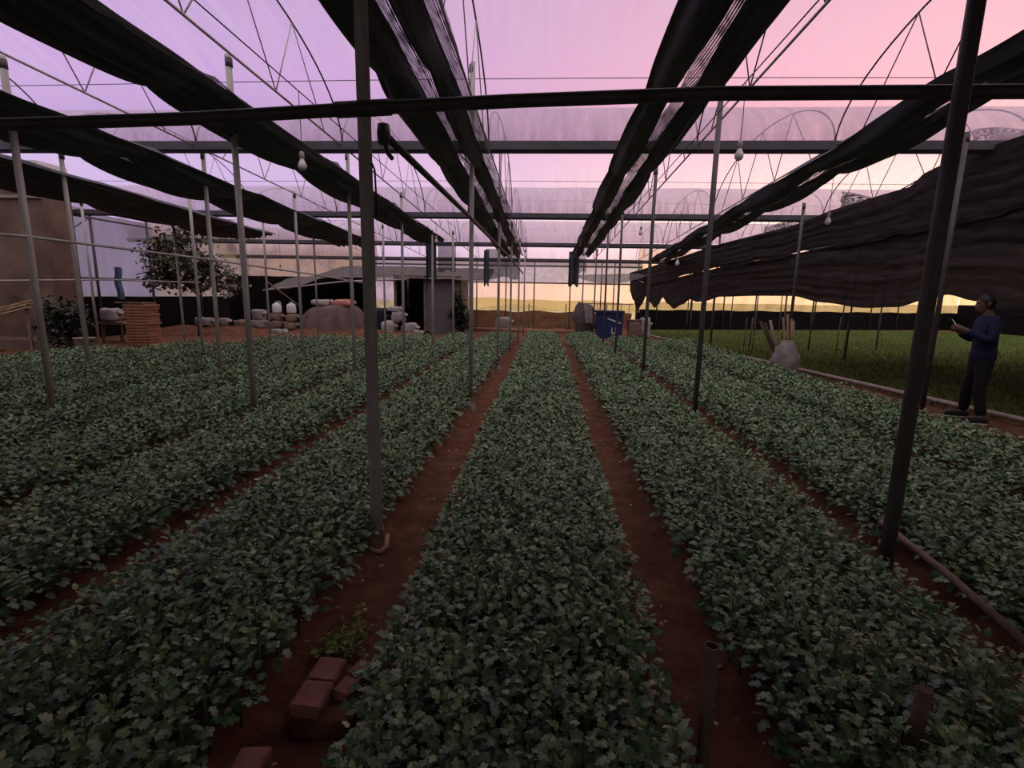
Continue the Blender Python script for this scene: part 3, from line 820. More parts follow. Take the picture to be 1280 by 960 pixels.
# shed
t = thing('storage_shed', 'small dark shed with open doorway and grey panel at the far end', 'shed', (-4.8, 20.5, 0)); L = (-4.8, 20.5, 0)
MB().box((-4.82, 20.2, 0), (-3.42, 20.26, 2.2)).box((-3.44, 20.26, 0), (-3.40, 22.2, 2.3)).build('grey_panel', M['wall_grey'], t, L).location = (0,0,0)
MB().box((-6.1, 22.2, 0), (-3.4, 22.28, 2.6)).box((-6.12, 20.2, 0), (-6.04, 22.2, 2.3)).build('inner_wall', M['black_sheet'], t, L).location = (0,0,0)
MB().box((-6.12, 20.15, 0), (-6.02, 20.25, 2.3)).box((-4.9, 20.15, 0), (-4.8, 20.25, 2.3)).box((-6.12, 20.15, 2.2), (-3.4, 20.25, 2.32)).build('door_frame', M['wood'], t, L).location = (0,0,0)

# ------------------------------------------------------------------ far end wall
mb = MB(); mb.grid(lambda u_, v_: (-3.6+8.1*u_, 24.4 + .04*noise.noise(Vector((u_*8, v_*3, 7))), .9+1.35*v_), 16, 5); struct(mb.build('wall_back', M['film_yellow']))
mb = MB(); mb.grid(lambda u_, v_: (-8.4+12.9*u_, 24.4 + .05*math.sin(u_*40), 2.2+.8*v_), 60, 3); struct(mb.build('wall_back_upper', M['net_grey']))
mb = MB(); mb.grid(lambda u_, v_: (-8.4+12.9*u_, 24.45, 2.95+.4*v_), 6, 2); struct(mb.build('wall_back_top', M['film_wall']))
mb = MB(); mb.grid(lambda u_, v_: (-5.0+9.2*u_, 25.3-.5*v_+.1*noise.noise(Vector((u_*15, v_*3, 0))), 0+.85*v_+.08*noise.noise(Vector((u_*9, v_, 2)))), 50, 6); struct(mb.build('wall_back_bank', M['lit_bank']))
t = thing('green_net_fence', 'sagging olive green net fence across the far end of the beds', 'fence', (-.6, 23.2, 0)); L = (-.6, 23.2, 0)
mb = MB(); mb.grid(lambda u_, v_: (-3.4+6.2*u_, 23.2 + .05*noise.noise(Vector((u_*12, v_*2, 0))), .02 + (1.06 + .14*math.cos(u_*6.28*1.25-2.6) + (.15 if u_ > .95 else 0))*v_), 50, 6)
mb.build('net_panel', M['net_green'], t, L).location = (0,0,0)
for x in (-3.4, -.75, .95, 2.8): MB().tube([(x, 23.25, 0), (x, 23.25, 1.25)], .025, 8).build('stake', M['wood'], t, L).location = (0,0,0)
sack((-1.95, 23.75, .0), (.38,.3,.28), M['sackcloth'], 'white bundle lying behind the green net fence', 'behind the fence', 91)
mb = MB(); mb.tube([(-3.6, 19.6+2.6, .05), (3.0, 22.2, .05)], .12, 10); o = mb.build('earth_bund', M['red_bank'], loc=(0, 22.2, 0)); struct(o)
for i, x in enumerate((-3.3, -1.9, -.55, 1.15, 1.75, 2.6, 3.2, 4.3)):
    o = MB().tube([(x, 24.2, 0), (x, 24.2, 3.3)], .03, 8).build('wall_post', M['steel_dark'], loc=(x, 24.2, 0))
    tag(o, 'thin dark end wall post, %s from the left behind the green net fence' % ORD[i], 'post', 'end wall posts')
for i, (z, w) in enumerate(((2.2, 'lower'), (3.0, 'upper'))):
    o = MB().tube([(-8.4, 24.25, z), (4.5, 24.25, z)], .03, 8).build('wall_rail', M['steel_dark']); tag(o, '%s dark rail across the far end wall' % w, 'rail', 'end wall rails')
mb = MB(); mb.grid(lambda u_, v_: (1.0+3.2*u_, 20.6+1.2*v_, 2.5 - .42*math.sin(PI*u_)**.7*(1-v_) + .12*u_), 24, 8)
o = mb.build('slack_net', M['net_thin'], loc=(2.6, 21, 2.2)); tag(o, 'slack grey net sagging under the far end gutter', 'net')
# right end wall: black skirt with pale film above
def rw(u_): return (4.45 + 20*u_, 25.3 + 6.35*u_)
mb = MB(); mb.grid(lambda u_, v_: (*rw(u_), .02+1.0*v_ + .02*math.sin(u_*60)*v_), 70, 3); struct(mb.build('wall_right_skirt', M['black_sheet']))
mb = MB(); mb.grid(lambda u_, v_: (rw(u_)[0], rw(u_)[1]+.1, .95+3.0*v_), 20, 6); struct(mb.build('wall_right', M['film_right']))
for i in range(9):
    x, y = rw((i+.6)/11)
    o = MB().tube([(x, y-.08, 0), (x, y-.08, 3.2)], .035, 8).build('wall_post', M['steel_dark'], loc=(x, y-.08, 0)); tag(o, 'slim post against the black skirted wall, %s from the far corner' % ORD[i], 'post', 'skirted wall posts')

mb = MB(); mb.grid(lambda u_, v_: (24.45, -2.6+34.3*u_, .02+1.5*v_), 40, 3); struct(mb.build('wall_right_side_skirt', M['black_sheet']))
mb = MB(); mb.grid(lambda u_, v_: (24.5, -2.6+34.3*u_, 1.4+2.6*v_), 30, 5); struct(mb.build('wall_right_side', M['film_right']))
# ground pipe along the seedling field
t = thing('ground_pipe', 'pale water pipe lying along the edge of the seedling field', 'pipe', (5.4, 13, .1)); L = (5.4, 13, .1)
MB().tube([(pipe_x(y), y, .10) for y in np.linspace(3.5, 20.6, 16)], .035, 10).build('tube', M['plastic_pipe'], t, L).location = (0,0,0)
for y in (8.2, 11.5, 14.8, 18.0): MB().box((pipe_x(y)-.03, y-.03, 0), (pipe_x(y)+.03, y+.03, .075)).build('support_block', M['wood'], t, L).location = (0,0,0)

# short stakes standing in the seedling field
for i, (x, y, h) in enumerate(((6.33,15.9,1.05),(6.15,15.2,1.0),(7.2,18,1.0),(6.6,17,1.0),(8.6,15.3,1.15),(8.2,14.2,1.05),(9.6,13.2,1.1))):
    o = MB().tube([(x, y, 0), (x+.02, y, h)], .014, 6).build('field_stake', M['stick'], loc=(x, y, 0))
    tag(o, 'thin dark stake in the seedling field, %s of those beyond the ground pipe' % ORD[i], 'stake', 'field stakes')

# ------------------------------------------------------------------ objects
# bag with sticks, leaning by the red path
t = thing('plastic_sack', 'pale woven sack stuffed with sticks standing by the ground pipe', 'sack', (5.22, 10.9, 0)); L = (5.22, 10.9, 0)
mb = MB()
def sackf(u_, v_):
    a = 2*PI*u_; r = (.17+.05*math.sin(v_*3.0))*(1+.16*noise.noise(Vector((math.cos(a)*1.5, math.sin(a)*1.5, v_*3))))*(1-.45*max(0, v_-.6)/.4)
    return (5.22 - .10*v_ + r*math.cos(a)*1.05, 10.9+r*math.sin(a), .0 + .78*v_)
mb.grid(sackf, 24, 14); mb.build('body', M['sackcloth'], t, L).location = (0,0,0)
mb = MB(); mb.grid(lambda u_, v_: (4.98+.06*noise.noise(Vector((u_*4,v_*4,0)))+.16*math.cos(2*PI*u_)*(1-.4*v_), 10.95+.14*math.sin(2*PI*u_), .15+.5*v_), 18, 8)
mb.build('side_pouch', M['sackcloth'], t, L).location = (0,0,0)
for i, (bx, tx, h) in enumerate(((5.13,4.98,1.25),(5.18,5.06,1.32),(5.22,5.16,1.22),(5.26,5.2,1.18))):
    o = MB().tube([(bx, 10.9, .3), (tx, 10.9, h)], .022, 7).build('bamboo_stick', M['bamboo'], loc=(bx, 10.9, .3)); tag(o, 'brown stick standing upright in the pale sack, %s from the left' % ORD[i], 'stick', 'sticks in the pale sack')
for i, (bx, tx, h, mt) in enumerate(((4.98,4.52,1.15,'stick'),(4.98,4.62,1.12,'stick'),(5.0,4.72,1.18,'plastic_pipe'))):
    o = MB().tube([(bx, 10.95, .35), (tx, 10.9, h)], .026, 7).build('bamboo_stick', M[mt], loc=(bx, 10.9, .35)); tag(o, 'stick leaning left out of the pale sack, %s of three' % ORD[i], 'stick', 'sticks leaning left from the pale sack')

# bricks on the left path
def brick(c, rz, lx, ly, lz, label, tilt=0):
    bm = bmesh.new(); bmesh.ops.create_cube(bm, size=1)
    for v in bm.verts: v.co = Vector((v.co.x*lx, v.co.y*ly, v.co.z*lz))
    bmesh.ops.bevel(bm, geom=list(bm.edges), offset=.006, segments=2, affect='EDGES')
    bmesh.ops.subdivide_edges(bm, edges=list(bm.edges), cuts=2, use_grid_fill=True)
    for v in bm.verts: v.co += Vector((noise.noise(v.co*30), noise.noise(v.co*30+Vector((5,0,0))), noise.noise(v.co*30+Vector((0,5,0)))))*.002
    me = bpy.data.meshes.new('brick'); bm.to_mesh(me); bm.free(); me.materials.append(M['brick'])
    o = bpy.data.objects.new('brick', me); C.objects.link(o); o.location = c; o.rotation_euler = (tilt, 0, rz)
    tag(o, label, 'brick', 'bricks on the left path')
brick((-.835, 1.735, .075), -.05, .115, .118, .065, 'red brick on the left path, far one of the touching pair', tilt=.06)
brick((-.838, 1.610, .070), -.05, .120, .125, .065, 'red brick on the left path, near one of the touching pair', tilt=.06)
brick((-.705, 1.765, .065), -.30, .075, .085, .06, 'red brick piece half under the centre bed leaves, far one', tilt=.05)
brick((-.732, 1.675, .06), -.30, .075, .085, .06, 'red brick piece half under the centre bed leaves, near one', tilt=.05)
brick((-.915, 1.31, .06), .12, .10, .15, .07, 'dull red brick at the very bottom edge of the left path')
mb = MB().blob((-.80, 1.69, .0), (.14, .17, .05), 3, .2); o = mb.build('soil_clod', M['soil'], loc=(-.80, 1.69, 0)); tag(o, 'lump of red soil under the bricks on the left path', 'soil')
n = 260
wx = -.86 + RNG.normal(0, .05, n); wy = 1.97 + RNG.normal(0, .07, n)
V, F = leaf_tpl(1)
P = place(V, np.stack([wx, wy, RNG.uniform(.02, .09, n)], -1), RNG.uniform(0, 6.28, n), RNG.normal(.2, .4, n), RNG.normal(0, .3, n), RNG.uniform(.015, .035, n))
o = bpy.data.objects.new('weed_patch', mesh_np('weed_patch', [(P, F, RNG.uniform(.2, 1, n))], M['grass'])); C.objects.link(o)
tag(o, 'small weeds growing on the left path just behind the bricks', 'weeds', kind='stuff')

# pipe stub on the right path, canes
mb = MB()
for r0, r1, z0, z1 in ((.022,.022,0,.5),(.018,.018,.5,.3)):
    mb.tube([(.575, 1.48, z0), (.568, 1.48, z1)], r0, 14, cap=False)
ring = MB()
n_ = 14
vs = [(.568+r*math.cos(2*PI*k/n_), 1.48+r*math.sin(2*PI*k/n_), .5) for r in (.018, .0222) for k in range(n_)]
mb.add(vs, [(k, (k+1)%n_, n_+(k+1)%n_, n_+k) for k in range(n_)])
o = mb.build('pipe_stub', M['pipe_brown'], loc=(.57, 1.48, 0)); tag(o, 'open hollow plastic pipe sticking up from the right path', 'pipe')
o = MB().tube([(1.17, 1.42, .05), (1.19, 1.42, .44)], .022, 8).build('wooden_stake', M['stick'], loc=(1.17, 1.42, 0)); tag(o, 'short dark stake among leaves of the first bed right', 'stake')
o = MB().tube([(2.05, 2.95, .30), (1.98, 2.35, .31), (1.88, 1.7, .30)], .018, 8).build('garden_cane', M['pipe_brown'], loc=(2, 2.3, .3)); tag(o, 'brown cane lying along the edge between the two right beds', 'cane')

# stack of orange boards
bx, by = -11.42, 13.6
for k in range(14):
    z = .02 + k*.083
    o = MB().box((-.31+random.uniform(-.03,.03), -.30, 0), (.30+random.uniform(-.03,.03), .30, .06)).box((-.27,-.26,.06),(.26,.26,.076)).build('wooden_tray', M['board'])
    o.location = (bx+random.uniform(-.02,.02), by, z); o.rotation_euler = (0, 0, .12+random.uniform(-.05,.05))
    tag(o, 'orange brown tray in the tall stack at the left, %s from the bottom' % ORD[k], 'tray', 'stacked orange trays')
o = MB().box((-.38,-.30,0),(.36,.30,.03)).box((-.38,-.30,.03),(.36,-.27,.05)).build('wooden_board', M['wood']); o.location = (bx-.14, by, 1.185); o.rotation_euler = (0,0,.1); tag(o, 'grey board laid across the top of the tray stack', 'board')
# white bucket and crate left of the stack
t = thing('plastic_bucket', 'pale dirty bucket at the left edge of the beds', 'bucket', (-10.72, 11.0, 0)); L = (-10.72, 11.0, 0)
MB().lathe([(.0,.0),(.15,.0),(.2,.42),(.22,.43),(.21,.45),(.19,.42),(.14,.03),(0,.03)], L, 18).build('body', M['concrete'], t, L).location = (0,0,0)
MB().tube([(-10.94,11.0,.4),(-10.87,10.9,.28),(-10.72,10.8,.24),(-10.57,10.9,.28),(-10.5,11.0,.4)], .01, 6).build('handle', M['wire'], t, L).location = (0,0,0)
sack((-12.75, 14.05, .62), (.26,.2,.2), M['sackcloth'], 'crumpled white sack on the dark table beside the tray stack', 'left store sacks', 4)
t = thing('work_table', 'low dark wooden table beside the tray stack', 'table', (-12.4, 14.3, 0)); L = (-12.4, 14.3, 0)
MB().box((-13.1,13.9,.55),(-11.95,14.7,.61)).build('tabletop', M['wood'], t, L).location = (0,0,0)
for dx in (-13.05,-12.05):
    for dy in (13.95,14.6): MB().box((dx,dy,0),(dx+.06,dy+.06,.55)).build('leg', M['wood'], t, L).location = (0,0,0)
o = MB().grid(lambda u_, v_: (-13.55+.22*u_+.03*math.sin(v_*9), 15.2+.05*math.sin(u_*7), 1.25+1.0*v_), 8, 10).build('hanging_cloth', M['blue_pale'], loc=(-13.5, 15.2, 1.25)); tag(o, 'pale blue cloth strip hanging by the film wall above the tray stack', 'cloth')
# dark shrub beside building, planks at far left
def shrub(name, label, cat, c, rad, nleaf, size, mat, seed, trunk=0, hole=.0):
    rng = np.random.default_rng(seed)
    t = thing(name, label, cat, (c[0], c[1], 0)); L = (c[0], c[1], 0)
    ncl = 26; cl = rng.normal(0, 1, (ncl, 3)); cl /= np.linalg.norm(cl, axis=1)[:, None]; cl *= rng.uniform(.35, 1, (ncl, 1))
    idx = rng.integers(0, ncl, nleaf)
    p = (cl[idx] + rng.normal(0, .17, (nleaf, 3)))*np.array(rad) + np.array([0, 0, c[2]])
    V, F = leaf_tpl(1)
    P = place(V, p, rng.uniform(0, 6.28, nleaf), rng.normal(-.3, .5, nleaf), rng.normal(0, .5, nleaf), rng.uniform(.7, 1.3, nleaf)*size)
    o = bpy.data.objects.new('foliage', mesh_np('foliage', [(P, F, rng.uniform(0, 1, nleaf))], mat)); C.objects.link(o); o.parent = t
    mb = MB(); mb.tube([(0,0,0),(.05,.02,c[2]*.5),(0,0,c[2])], [.07,.055,.03], 8); mb.build('trunk', M['bark'], t)
    for k in range(9):
        e = cl[k]*np.array(rad)*.9
        MB().tube([(0,0,c[2]*.6), (e[0]*.5, e[1]*.5, c[2]*.8+e[2]*.4), (e[0], e[1], c[2]+e[2])], [.03,.02,.008], 6).build('branch', M['bark'], t)
shrub('fruit_tree', 'broad leafy tree growing against the beige film at left', 'tree', (-12.05, 16.8, 2.45), (1.7, .75, 1.05), 2600, .17, M['leaf_tree'], 5)
shrub('potted_shrub', 'dark bushy shrub beside the brown building wall', 'shrub', (-11.5, 11.3, .68), (.5,.4,.65), 1400, .11, M['leaf_shrub'], 6)
shrub('potted_shrub', 'tall dark shrub in front of the grey shed panel', 'shrub', (-3.25, 19.6, .95), (.42,.4,.85), 1500, .12, M['leaf_shrub'], 7)
for i, (z, r) in enumerate(((.95,.12),(1.05,.16),(1.13,.2))):
    o = MB().box((-.9,-.05,0),(.6,.05,.035)).build('plank', M['bamboo']); o.location = (-12.9, 11.3+.08*i, z); o.rotation_euler = (0, -.22-r*.2, .05*i); tag(o, 'pale plank on the rack by the brown wall, %s from the bottom' % ORD[i], 'plank', 'planks by the brown wall')
t = thing('plank_rack', 'low wooden rack holding pale planks by the brown wall', 'rack', (-12.9, 11.35, 0)); L = (-12.9, 11.35, 0)
for x in (-13.5, -12.5): MB().box((x, 11.2, 0), (x+.06, 11.6, .05)).box((x, 11.35, 0), (x+.06, 11.41, 1.15 if x > -13 else .85)).build('post', M['wood'], t, L).location = (0,0,0)
MB().box((-13.6, 11.37, .3), (-12.3, 11.42, .38)).build('crossbar', M['wood'], t, L).location = (0,0,0)

# piles: soil bank, sacks, boxes, tarp
mb = MB(); mb.grid(lambda u_, v_: (-14+9.5*u_, 16.8+(.9)*u_+2.6*v_, .32*math.sin(PI*min(1, v_*1.3))*(.7+.5*noise.noise(Vector((u_*9, v_*2, 0))))+.01), 50, 8)
struct(mb.build('floor_soil_bank', M['soil']))
t = thing('covered_pile', 'heap draped with a creased brown tarpaulin behind the left beds', 'heap', (-8.0, 18.6, 0)); L = (-8.0, 18.6, 0)
def tarpf(u_, v_):
    a = 2*PI*u_; r = v_
    fold = .15*math.sin(a*11 + 2*noise.noise(Vector((math.cos(a)*2, math.sin(a)*2, 0))))*r**2
    x = 1.35*r*math.cos(a)*(1+fold); y = .75*r*math.sin(a)*(1+fold)
    z = 1.2*(1-r**5)*(.93+.07*math.cos(a)) + .12*noise.noise(Vector((x*2, y*2, 1)))*(1-r) + .02
    return (-8.0+x, 18.6+y, max(.01, z))
MB().grid(tarpf, 60, 14).build('tarpaulin', M['tarp'], t, L).location = (0,0,0)
sack((-8.4, 18.5, 1.10), (.36,.25,.11), M['sackcloth'], 'folded grey sack on top of the draped brown heap', 'sacks on heap', 8)
sack((-7.55, 18.5, 1.05), (.36,.25,.14), M['pink_cloth'], 'reddish cloth bundle on top of the draped brown heap', 'sacks on heap', 9, name='cloth_bundle')
lst = [(-10.02,18.25,.28,.21,.24,.16,'brown'),(-9.46,18.25,.26,.21,.24,.15,'brown'),(-10.05,18.3,.58,.20,.22,.14,'brown'),(-9.46,18.3,.56,.20,.22,.15,'brown'),(-9.7,17.75,.14,.26,.16,.09,'cloth'),(-10.85,18.5,.3,.30,.24,.15,'cloth'),(-11.65,18.7,.28,.30,.24,.14,'brown'),(-10.85,18.5,.58,.22,.2,.2,'cloth'),(-12.95,18.4,.3,.34,.26,.17,'cloth'),(-12.3,18.5,.34,.2,.18,.14,'cloth')]
lw = ['bottom left brown sack of the pile under the white jugs','bottom right brown sack of the pile under the white jugs','upper left brown sack directly below the white jugs','upper right brown sack directly below the white jugs','flat pale sack at the foot of the jug pile','pale sack left of the jug pile','brown sack lying farthest left of the jug pile','greyish round sack left of the white jugs','pale sack on the soil bank under the tree','smaller pale sack on top behind the one under the tree']
for i, (x, y, z, a, b, c, k) in enumerate(lst):
    sack((x, y, z-.08), (a, b, c), M['sack_brown'] if k == 'brown' else M['sackcloth'], lw[i], 'sacks behind the left beds', 20+i, rz=random.uniform(-.3, .3))
for i, x in enumerate((-10.03, -9.47)):
    t = thing('plastic_jug', '%s of the two white plastic jugs on the sack pile' % ('left one', 'right one')[i], 'jug', (x, 18.3, .80), 'white jugs')
    MB().lathe([(.0,0),(.15,.0),(.165,.03),(.165,.26),(.12,.33),(.05,.36),(.05,.4),(0,.4)], (0,0,0), 16).build('body', M['white_plastic'], t)
    MB().tube([(.05,0,.38),(.12,0,.42),(.16,0,.34),(.155,0,.26)], .014, 6).build('handle', M['white_plastic'], t)
    MB().lathe([(.0,.44),(.055,.44),(.055,.40),(.0,.40)], (0,0,0), 12).build('cap', M['blue'], t)
o = MB().tube([(-10.2, 18.0, 1.95), (-8.9, 18.0, 1.0)], .03, 6).build('wooden_pole', M['stick'], loc=(-9.6, 18, 1)); tag(o, 'thin pole leaning across the dark store above the jugs', 'pole')
lst = [(-5.85,18.45,.0,.26,.26,.28,'left'),(-5.1,18.75,.0,.30,.26,.25,'right'),(-5.5,18.7,.53,.24,.22,.20,'upper'),(-5.7,18.72,.92,.26,.17,.09,'top'),(-4.72,18.45,.0,.13,.18,.13,'small')]
lw = ['plump white sack at the left of the white heap by the shed','wide white sack at the right of the white heap by the shed','white sack resting in the middle of the white heap','flat white sack on the very top of the white heap','small white sack at the right foot of the white heap']
for i, (x, y, z, a, b, c, k) in enumerate(lst):
    sack((x, y, z), (a, b, c), M['sackcloth'], lw[i], 'white heap by the shed', 50+i, rz=random.uniform(-.4, .4))
sack((-6.45, 19.2, .0), (.30, .3, .5), M['navy'], 'dark navy sack standing left of the white heap', 'dark sacks', 61)

# far right end: blue bin etc.
t = thing('blue_bin', 'blue box with a white stripe and white mark near the far right corner', 'bin', (2.55, 20.3, 0)); L = (2.55, 20.3, 0)
mb = MB(); mb.box((2.05, 19.95, 0), (3.05, 20.65, 1.05)); mb.box((2.0, 19.9, .98), (3.1, 20.7, 1.08)); mb.build('body', M['blue'], t, L).location = (0,0,0)
mb = MB(); mb.add([(2.45,19.93,.80),(2.98,19.93,.62),(2.98,19.93,.57),(2.45,19.93,.75),(2.45,19.97,.80),(2.98,19.97,.62),(2.98,19.97,.57),(2.45,19.97,.75)], [(0,3,2,1),(0,1,5,4),(1,2,6,5),(2,3,7,6),(3,0,4,7)]); mb.build('white_stripe', M['white_plastic'], t, L).location = (0,0,0)
mb = MB(); mb.box((2.62,19.93,.22),(2.66,19.96,.42)); mb.box((2.76,19.93,.22),(2.80,19.96,.42)); mb.box((2.62,19.93,.18),(2.80,19.96,.23)); mb.build('white_mark', M['white_plastic'], t, L).location = (0,0,0)
t = thing('cloth_bundle', 'grey green cloth heap hanging over stakes left of the blue box', 'bundle', (1.7, 20.9, 0)); L = (1.7, 20.9, 0)
MB().blob((1.6, 20.9, .62), (.42,.35,.62), 71, .45, fx=.5).build('cloth', M['tarp_grey'], t, L).location = (0,0,0)
MB().grid(lambda u_, v_: (1.55+.3*u_+.1*v_, 20.5-.04*math.sin(u_*9), 1.3-.75*v_), 8, 8).build('pale_flap', M['sackcloth'], t, L).location = (0,0,0)
sack((3.55, 20.2, .0), (.26,.26,.34), M['sack_brown'], 'brown sack standing right of the blue box', 'far corner sacks', 81)
sack((3.95, 20.2, .0), (.2,.24,.42), M['sackcloth'], 'tall grey sack at the far corner by the bright doorway', 'far corner sacks', 82)
o = MB().box((3.25,20.0,.70),(4.1,20.4,.74)).box((3.3,20.05,.66),(3.4,20.35,.70)).box((3.9,20.05,.66),(4.0,20.35,.70)).build('wooden_board', M['wood'], loc=(3.6, 20.2, .7)); tag(o, 'board lying on the two sacks at the far right corner', 'board')
t = thing('metal_fence', 'low dark railing outside the far film beyond the blue box', 'fence', (3.2, 27, 0)); L = (3.2, 27, 0)
MB().tube([(1.8,27,1.25),(4.6,27,1.25)], .03, 6).build('top_rail', M['steel_dark'], t, L).location = (0,0,0)
for k in range(7): MB().tube([(1.9+.42*k,27,0),(1.9+.42*k,27,1.25)], .02, 6).build('baluster', M['steel_dark'], t, L).location = (0,0,0)

# hills outside
mb = MB(); mb.grid(lambda u_, v_: (-22+170*u_, 60+40*v_, (1.0+.7*noise.noise(Vector((u_*7, 0, 3)))+.5*noise.noise(Vector((u_*25, 0, 5))))*math.sin(PI*.5*min(1, v_*2))-.2), 120, 6)
struct(mb.build('distant_hill', M['hill']))
mb = MB(); mb.grid(lambda u_, v_: (-120+240*u_, 30+80*v_, -.05), 2, 2); struct(mb.build('ground_outside', M['hill']))

# ------------------------------------------------------------------ person
def skin_mesh(name, joints, edges, mat, parent, sub=2, root=0):
    bm = bmesh.new(); lay = bm.verts.layers.skin.verify()
    vv = []
    for i, (p, r) in enumerate(joints):
        v = bm.verts.new(p); rr = r if isinstance(r, tuple) else (r, r); v[lay].radius = rr; v[lay].use_root = (i == root); vv.append(v)
    for a, b in edges: bm.edges.new((vv[a], vv[b]))
    me = bpy.data.meshes.new(name); bm.to_mesh(me); bm.free()
    o = bpy.data.objects.new(name, me); C.objects.link(o)
    o.modifiers.new('skin', 'SKIN').use_smooth_shade = True
    sm = o.modifiers.new('sub', 'SUBSURF'); sm.levels = sub; sm.render_levels = sub
    bpy.context.view_layer.update()
    dg = bpy.context.evaluated_depsgraph_get()
    nm = bpy.data.meshes.new_from_object(o.evaluated_get(dg)); nm.name = name
    o.modifiers.clear(); o.data = nm; nm.materials.clear(); nm.materials.append(mat)
    for p in nm.polygons: p.use_smooth = True
    o.parent = parent
    return o
# local frame: +x is the way the person faces, +y their left
pt = thing('person', 'person in a navy jacket and black trousers looking down at a glowing phone', 'person', (5.92, 7.12, 0), rz=math.radians(165))
J = {'pel':((0,0,.93),(.125,.10)),'spine':((.0,0,1.10),(.13,.10)),'chest':((.01,0,1.30),(.165,.11)),'neckb':((.01,0,1.43),(.07,.06)),'neck':((.04,0,1.50),.052),'head0':((.055,0,1.58),.055),
     'lsh':((.0,.17,1.38),.06),'lel':((.05,.24,1.11),.046),'lwr':((.28,.13,1.25),.031),'lpalm':((.345,.10,1.285),.03),
     'rsh':((.0,-.17,1.38),.06),'rel':((.02,-.25,1.11),.046),'rwr':((.24,-.13,1.21),.031),'rpalm':((.30,-.09,1.25),.03),
     'lhip':((0,.085,.83),.068),'lkn':((.03,.11,.48),.058),'lan':((-.02,.19,.09),.042),'lto':((.12,.21,.035),.035),
     'rhip':((0,-.085,.83),.068),'rkn':((.05,-.13,.48),.058),'ran':((.0,-.23,.09),.042),'rto':((.14,-.25,.035),.035)}
ED = [('pel','spine'),('spine','chest'),('chest','neckb'),('neckb','neck'),('neck','head0'),('chest','lsh'),('lsh','lel'),('lel','lwr'),('lwr','lpalm'),
      ('chest','rsh'),('rsh','rel'),('rel','rwr'),('rwr','rpalm'),('pel','lhip'),('lhip','lkn'),('lkn','lan'),('lan','lto'),('pel','rhip'),('rhip','rkn'),('rkn','ran'),('ran','rto')]
J2 = dict(J); E2 = list(ED)
for s, d in (('l',1),('r',-1)):
    pm = Vector(J[s+'palm'][0])
    for k in range(4):
        L1 = (.034,.038,.036,.028)[k]
        b = pm + Vector((.035, -.028*d + .0*d, -.024+.016*k))
        a1 = b + Vector((L1, -.006*d, .004)); a2 = a1 + Vector((.008, -.02*d, .004))
        for nm, p, r in ((s+'f%d0' % k, b, .010), (s+'f%d1' % k, a1, .009), (s+'f%d2' % k, a2, .008)):
            J2[nm] = (tuple(p), r)
        E2 += [(s+'palm', s+'f%d0' % k), (s+'f%d0' % k, s+'f%d1' % k), (s+'f%d1' % k, s+'f%d2' % k)]
    J2[s+'t0'] = (tuple(pm + Vector((.0, -.03*d, .028))), .011); J2[s+'t1'] = (tuple(pm + Vector((.03, -.042*d, .05))), .009)
    E2 += [(s+'palm', s+'t0'), (s+'t0', s+'t1')]
def skin_from(name, jd, ed, mat, sub=2):
    ks = list(jd); ix = {k: i for i, k in enumerate(ks)}
    return skin_mesh(name, [jd[k] for k in ks], [(ix[a], ix[b]) for a, b in ed], mat, pt, sub, 0)
bo = skin_from('body', J2, E2, M['skin'])
def headf(u_, v_):
    a = 2*PI*u_; th = -PI/2 + PI*v_                      # a = 0 faces forward
    ca, sa, ct, st = math.cos(a), math.sin(a), math.cos(th), math.sin(th)
    r = 1.0
    x = .098*ct*ca; y = .076*ct*sa; z = .118*st
    if z < 0: x += -z*.16*max(0, ca); y *= 1 - .28*min(1, -z/.11)          # jaw and chin
    g = lambda dy, dz, sy, sz: math.exp(-((y-dy)/sy)**2 - ((z-dz)/sz)**2)*max(0, ca)
    x += .026*g(0, -.020, .013, .026) - .010*g(.032, .008, .016, .014) - .010*g(-.032, .008, .016, .014) + .008*g(0, -.062, .024, .010) + .007*g(0, .030, .05, .010)
    return (.075 + x*math.cos(.25) + z*math.sin(.25)*.4 - 0, y, 1.605 + z - x*math.sin(.25)*.6)
hm = MB(); hm.grid(headf, 40, 28)
for d in (1, -1): hm.blob((.065, .078*d, 1.60), (.02, .010, .032), 3, .1, 10, 8, fx=.3)
for d in (1, -1):
    e_ = Vector(headf((math.atan2(.036*d, .088)/(2*PI)) % 1.0, .535))
    MB().blob((e_.x-.004, e_.y, e_.z), (.009,.012,.008), 2, 0, 10, 8, fx=0).build('eye', M['shoe'], pt)
bm_ = bo.data
vv_ = [tuple(v.co) for v in bm_.vertices] + hm.v
ff_ = [tuple(p.vertices) for p in bm_.polygons] + [tuple(i + len(bm_.vertices) for i in f) for f in hm.f]
me_ = bpy.data.meshes.new('body'); me_.from_pydata(vv_, [], ff_); me_.polygons.foreach_set('use_smooth', [True]*len(ff_)); me_.materials.append(M['skin']); me_.update(); bo.data = me_
def grow(keys, ed, d, mod=None):
    o = {}
    for k in keys:
        p, r = J[k]; r = r if isinstance(r, tuple) else (r, r); o[k] = (p, (r[0]+d, r[1]+d))
    if mod: o.update(mod)
    return o, [e for e in ed if e[0] in o and e[1] in o]
jd, ed = grow(['spine','chest','neckb','lsh','lel','lwr','rsh','rel','rwr'], ED, .022, {'spine':((0,0,1.08),(.165,.13)), 'neckb':((.0,0,1.45),(.08,.075)), 'waist':((0,0,.97),(.175,.14)), 'hem':((0,0,.79),(.205,.165))})
jd = {k: jd[k] for k in ['chest'] + [k for k in jd if k != 'chest']}; ed = ed + [('spine','waist'),('waist','hem')]
skin_from('jacket', jd, ed, M['jacket'])
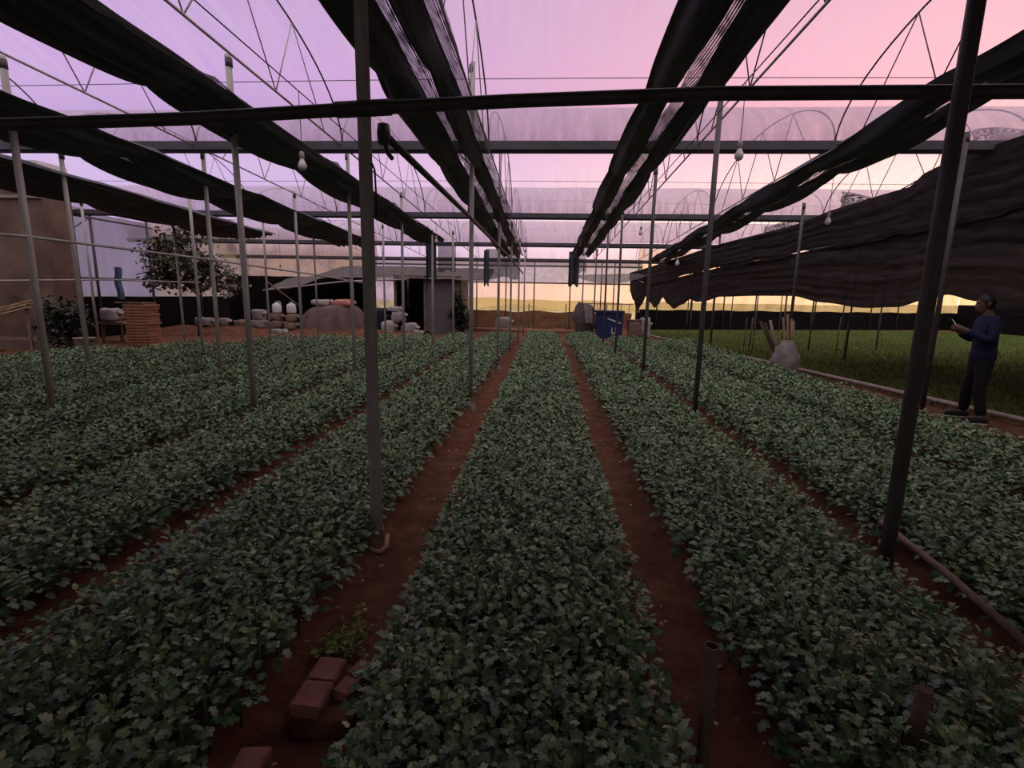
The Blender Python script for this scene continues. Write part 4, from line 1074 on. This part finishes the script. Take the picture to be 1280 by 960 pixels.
jd, ed = grow(['lhip','lkn','lan','rhip','rkn','ran'], ED, .022, {'top':((0,0,1.0),(.15,.12)),'mid':((0,0,.90),(.19,.15)),'lan':((-.01,.19,.10),.062),'ran':((.01,-.23,.10),.062),'lhip':((0,.095,.74),(.098,.10)),'rhip':((0,-.105,.74),(.098,.10))})
jd = {k: jd[k] for k in ['mid'] + [k for k in jd if k != 'mid']}; ed = ed + [('top','mid'),('mid','lhip'),('mid','rhip')]
skin_from('trousers', jd, ed, M['trousers'])
for s, d in (('l',1),('r',-1)):
    ax, ay, _ = J[s+'an'][0]
    mb = MB().blob((ax+.075, ay+.012*d, .055), (.145,.052,.052), 5, .08, fx=1.5); mb.build('shoe', M['shoe'], pt)
    mb = MB().blob((ax+.075, ay+.012*d, .014), (.148,.055,.014), 5, .05, fx=2); mb.build('shoe_sole', M['shoe_white'], pt)
mb = MB()
def hairf(u_, v_):
    a = 2*PI*u_; th = PI/2 - v_*PI*.62
    front = max(0, math.cos(a))
    th2 = PI/2 - v_*PI*(.66-.34*front**.7)
    x = .106*math.cos(th2)*math.cos(a); z = .128*math.sin(th2)
    return (.068 + x*math.cos(.25) + z*.10, .084*math.cos(th2)*math.sin(a), 1.605 + z - x*math.sin(.25)*.6)
mb.grid(hairf, 24, 10); mb.build('hair', M['hair'], pt)
ph = thing('mobile_phone', 'glowing mobile phone held by the person at the right', 'phone')
mb = MB().box((-.006,-.038,-.075),(.004,.038,.075)); mb.build('case', M['shoe'], ph)
MB().box((-.0085,-.034,-.07),(-.0065,.034,.07)).build('screen', M['screen'], ph)
ph.matrix_world = Matrix.Translation((5.92, 7.12, 0)) @ Matrix.Rotation(math.radians(165), 4, 'Z') @ Matrix.Translation((.385, .0, 1.33)) @ Matrix.Rotation(math.radians(38), 4, 'Y')

# ------------------------------------------------------------------ view
SC.view_settings.view_transform = 'Standard'
SC.view_settings.look = 'None'
SC.view_settings.exposure = 0.0
SC.view_settings.gamma = 1.0
SC.view_settings.use_curve_mapping = False
SC.cycles.transparent_max_bounces = 24
SC.cycles.max_bounces = 8
SC.cycles.use_denoising = True
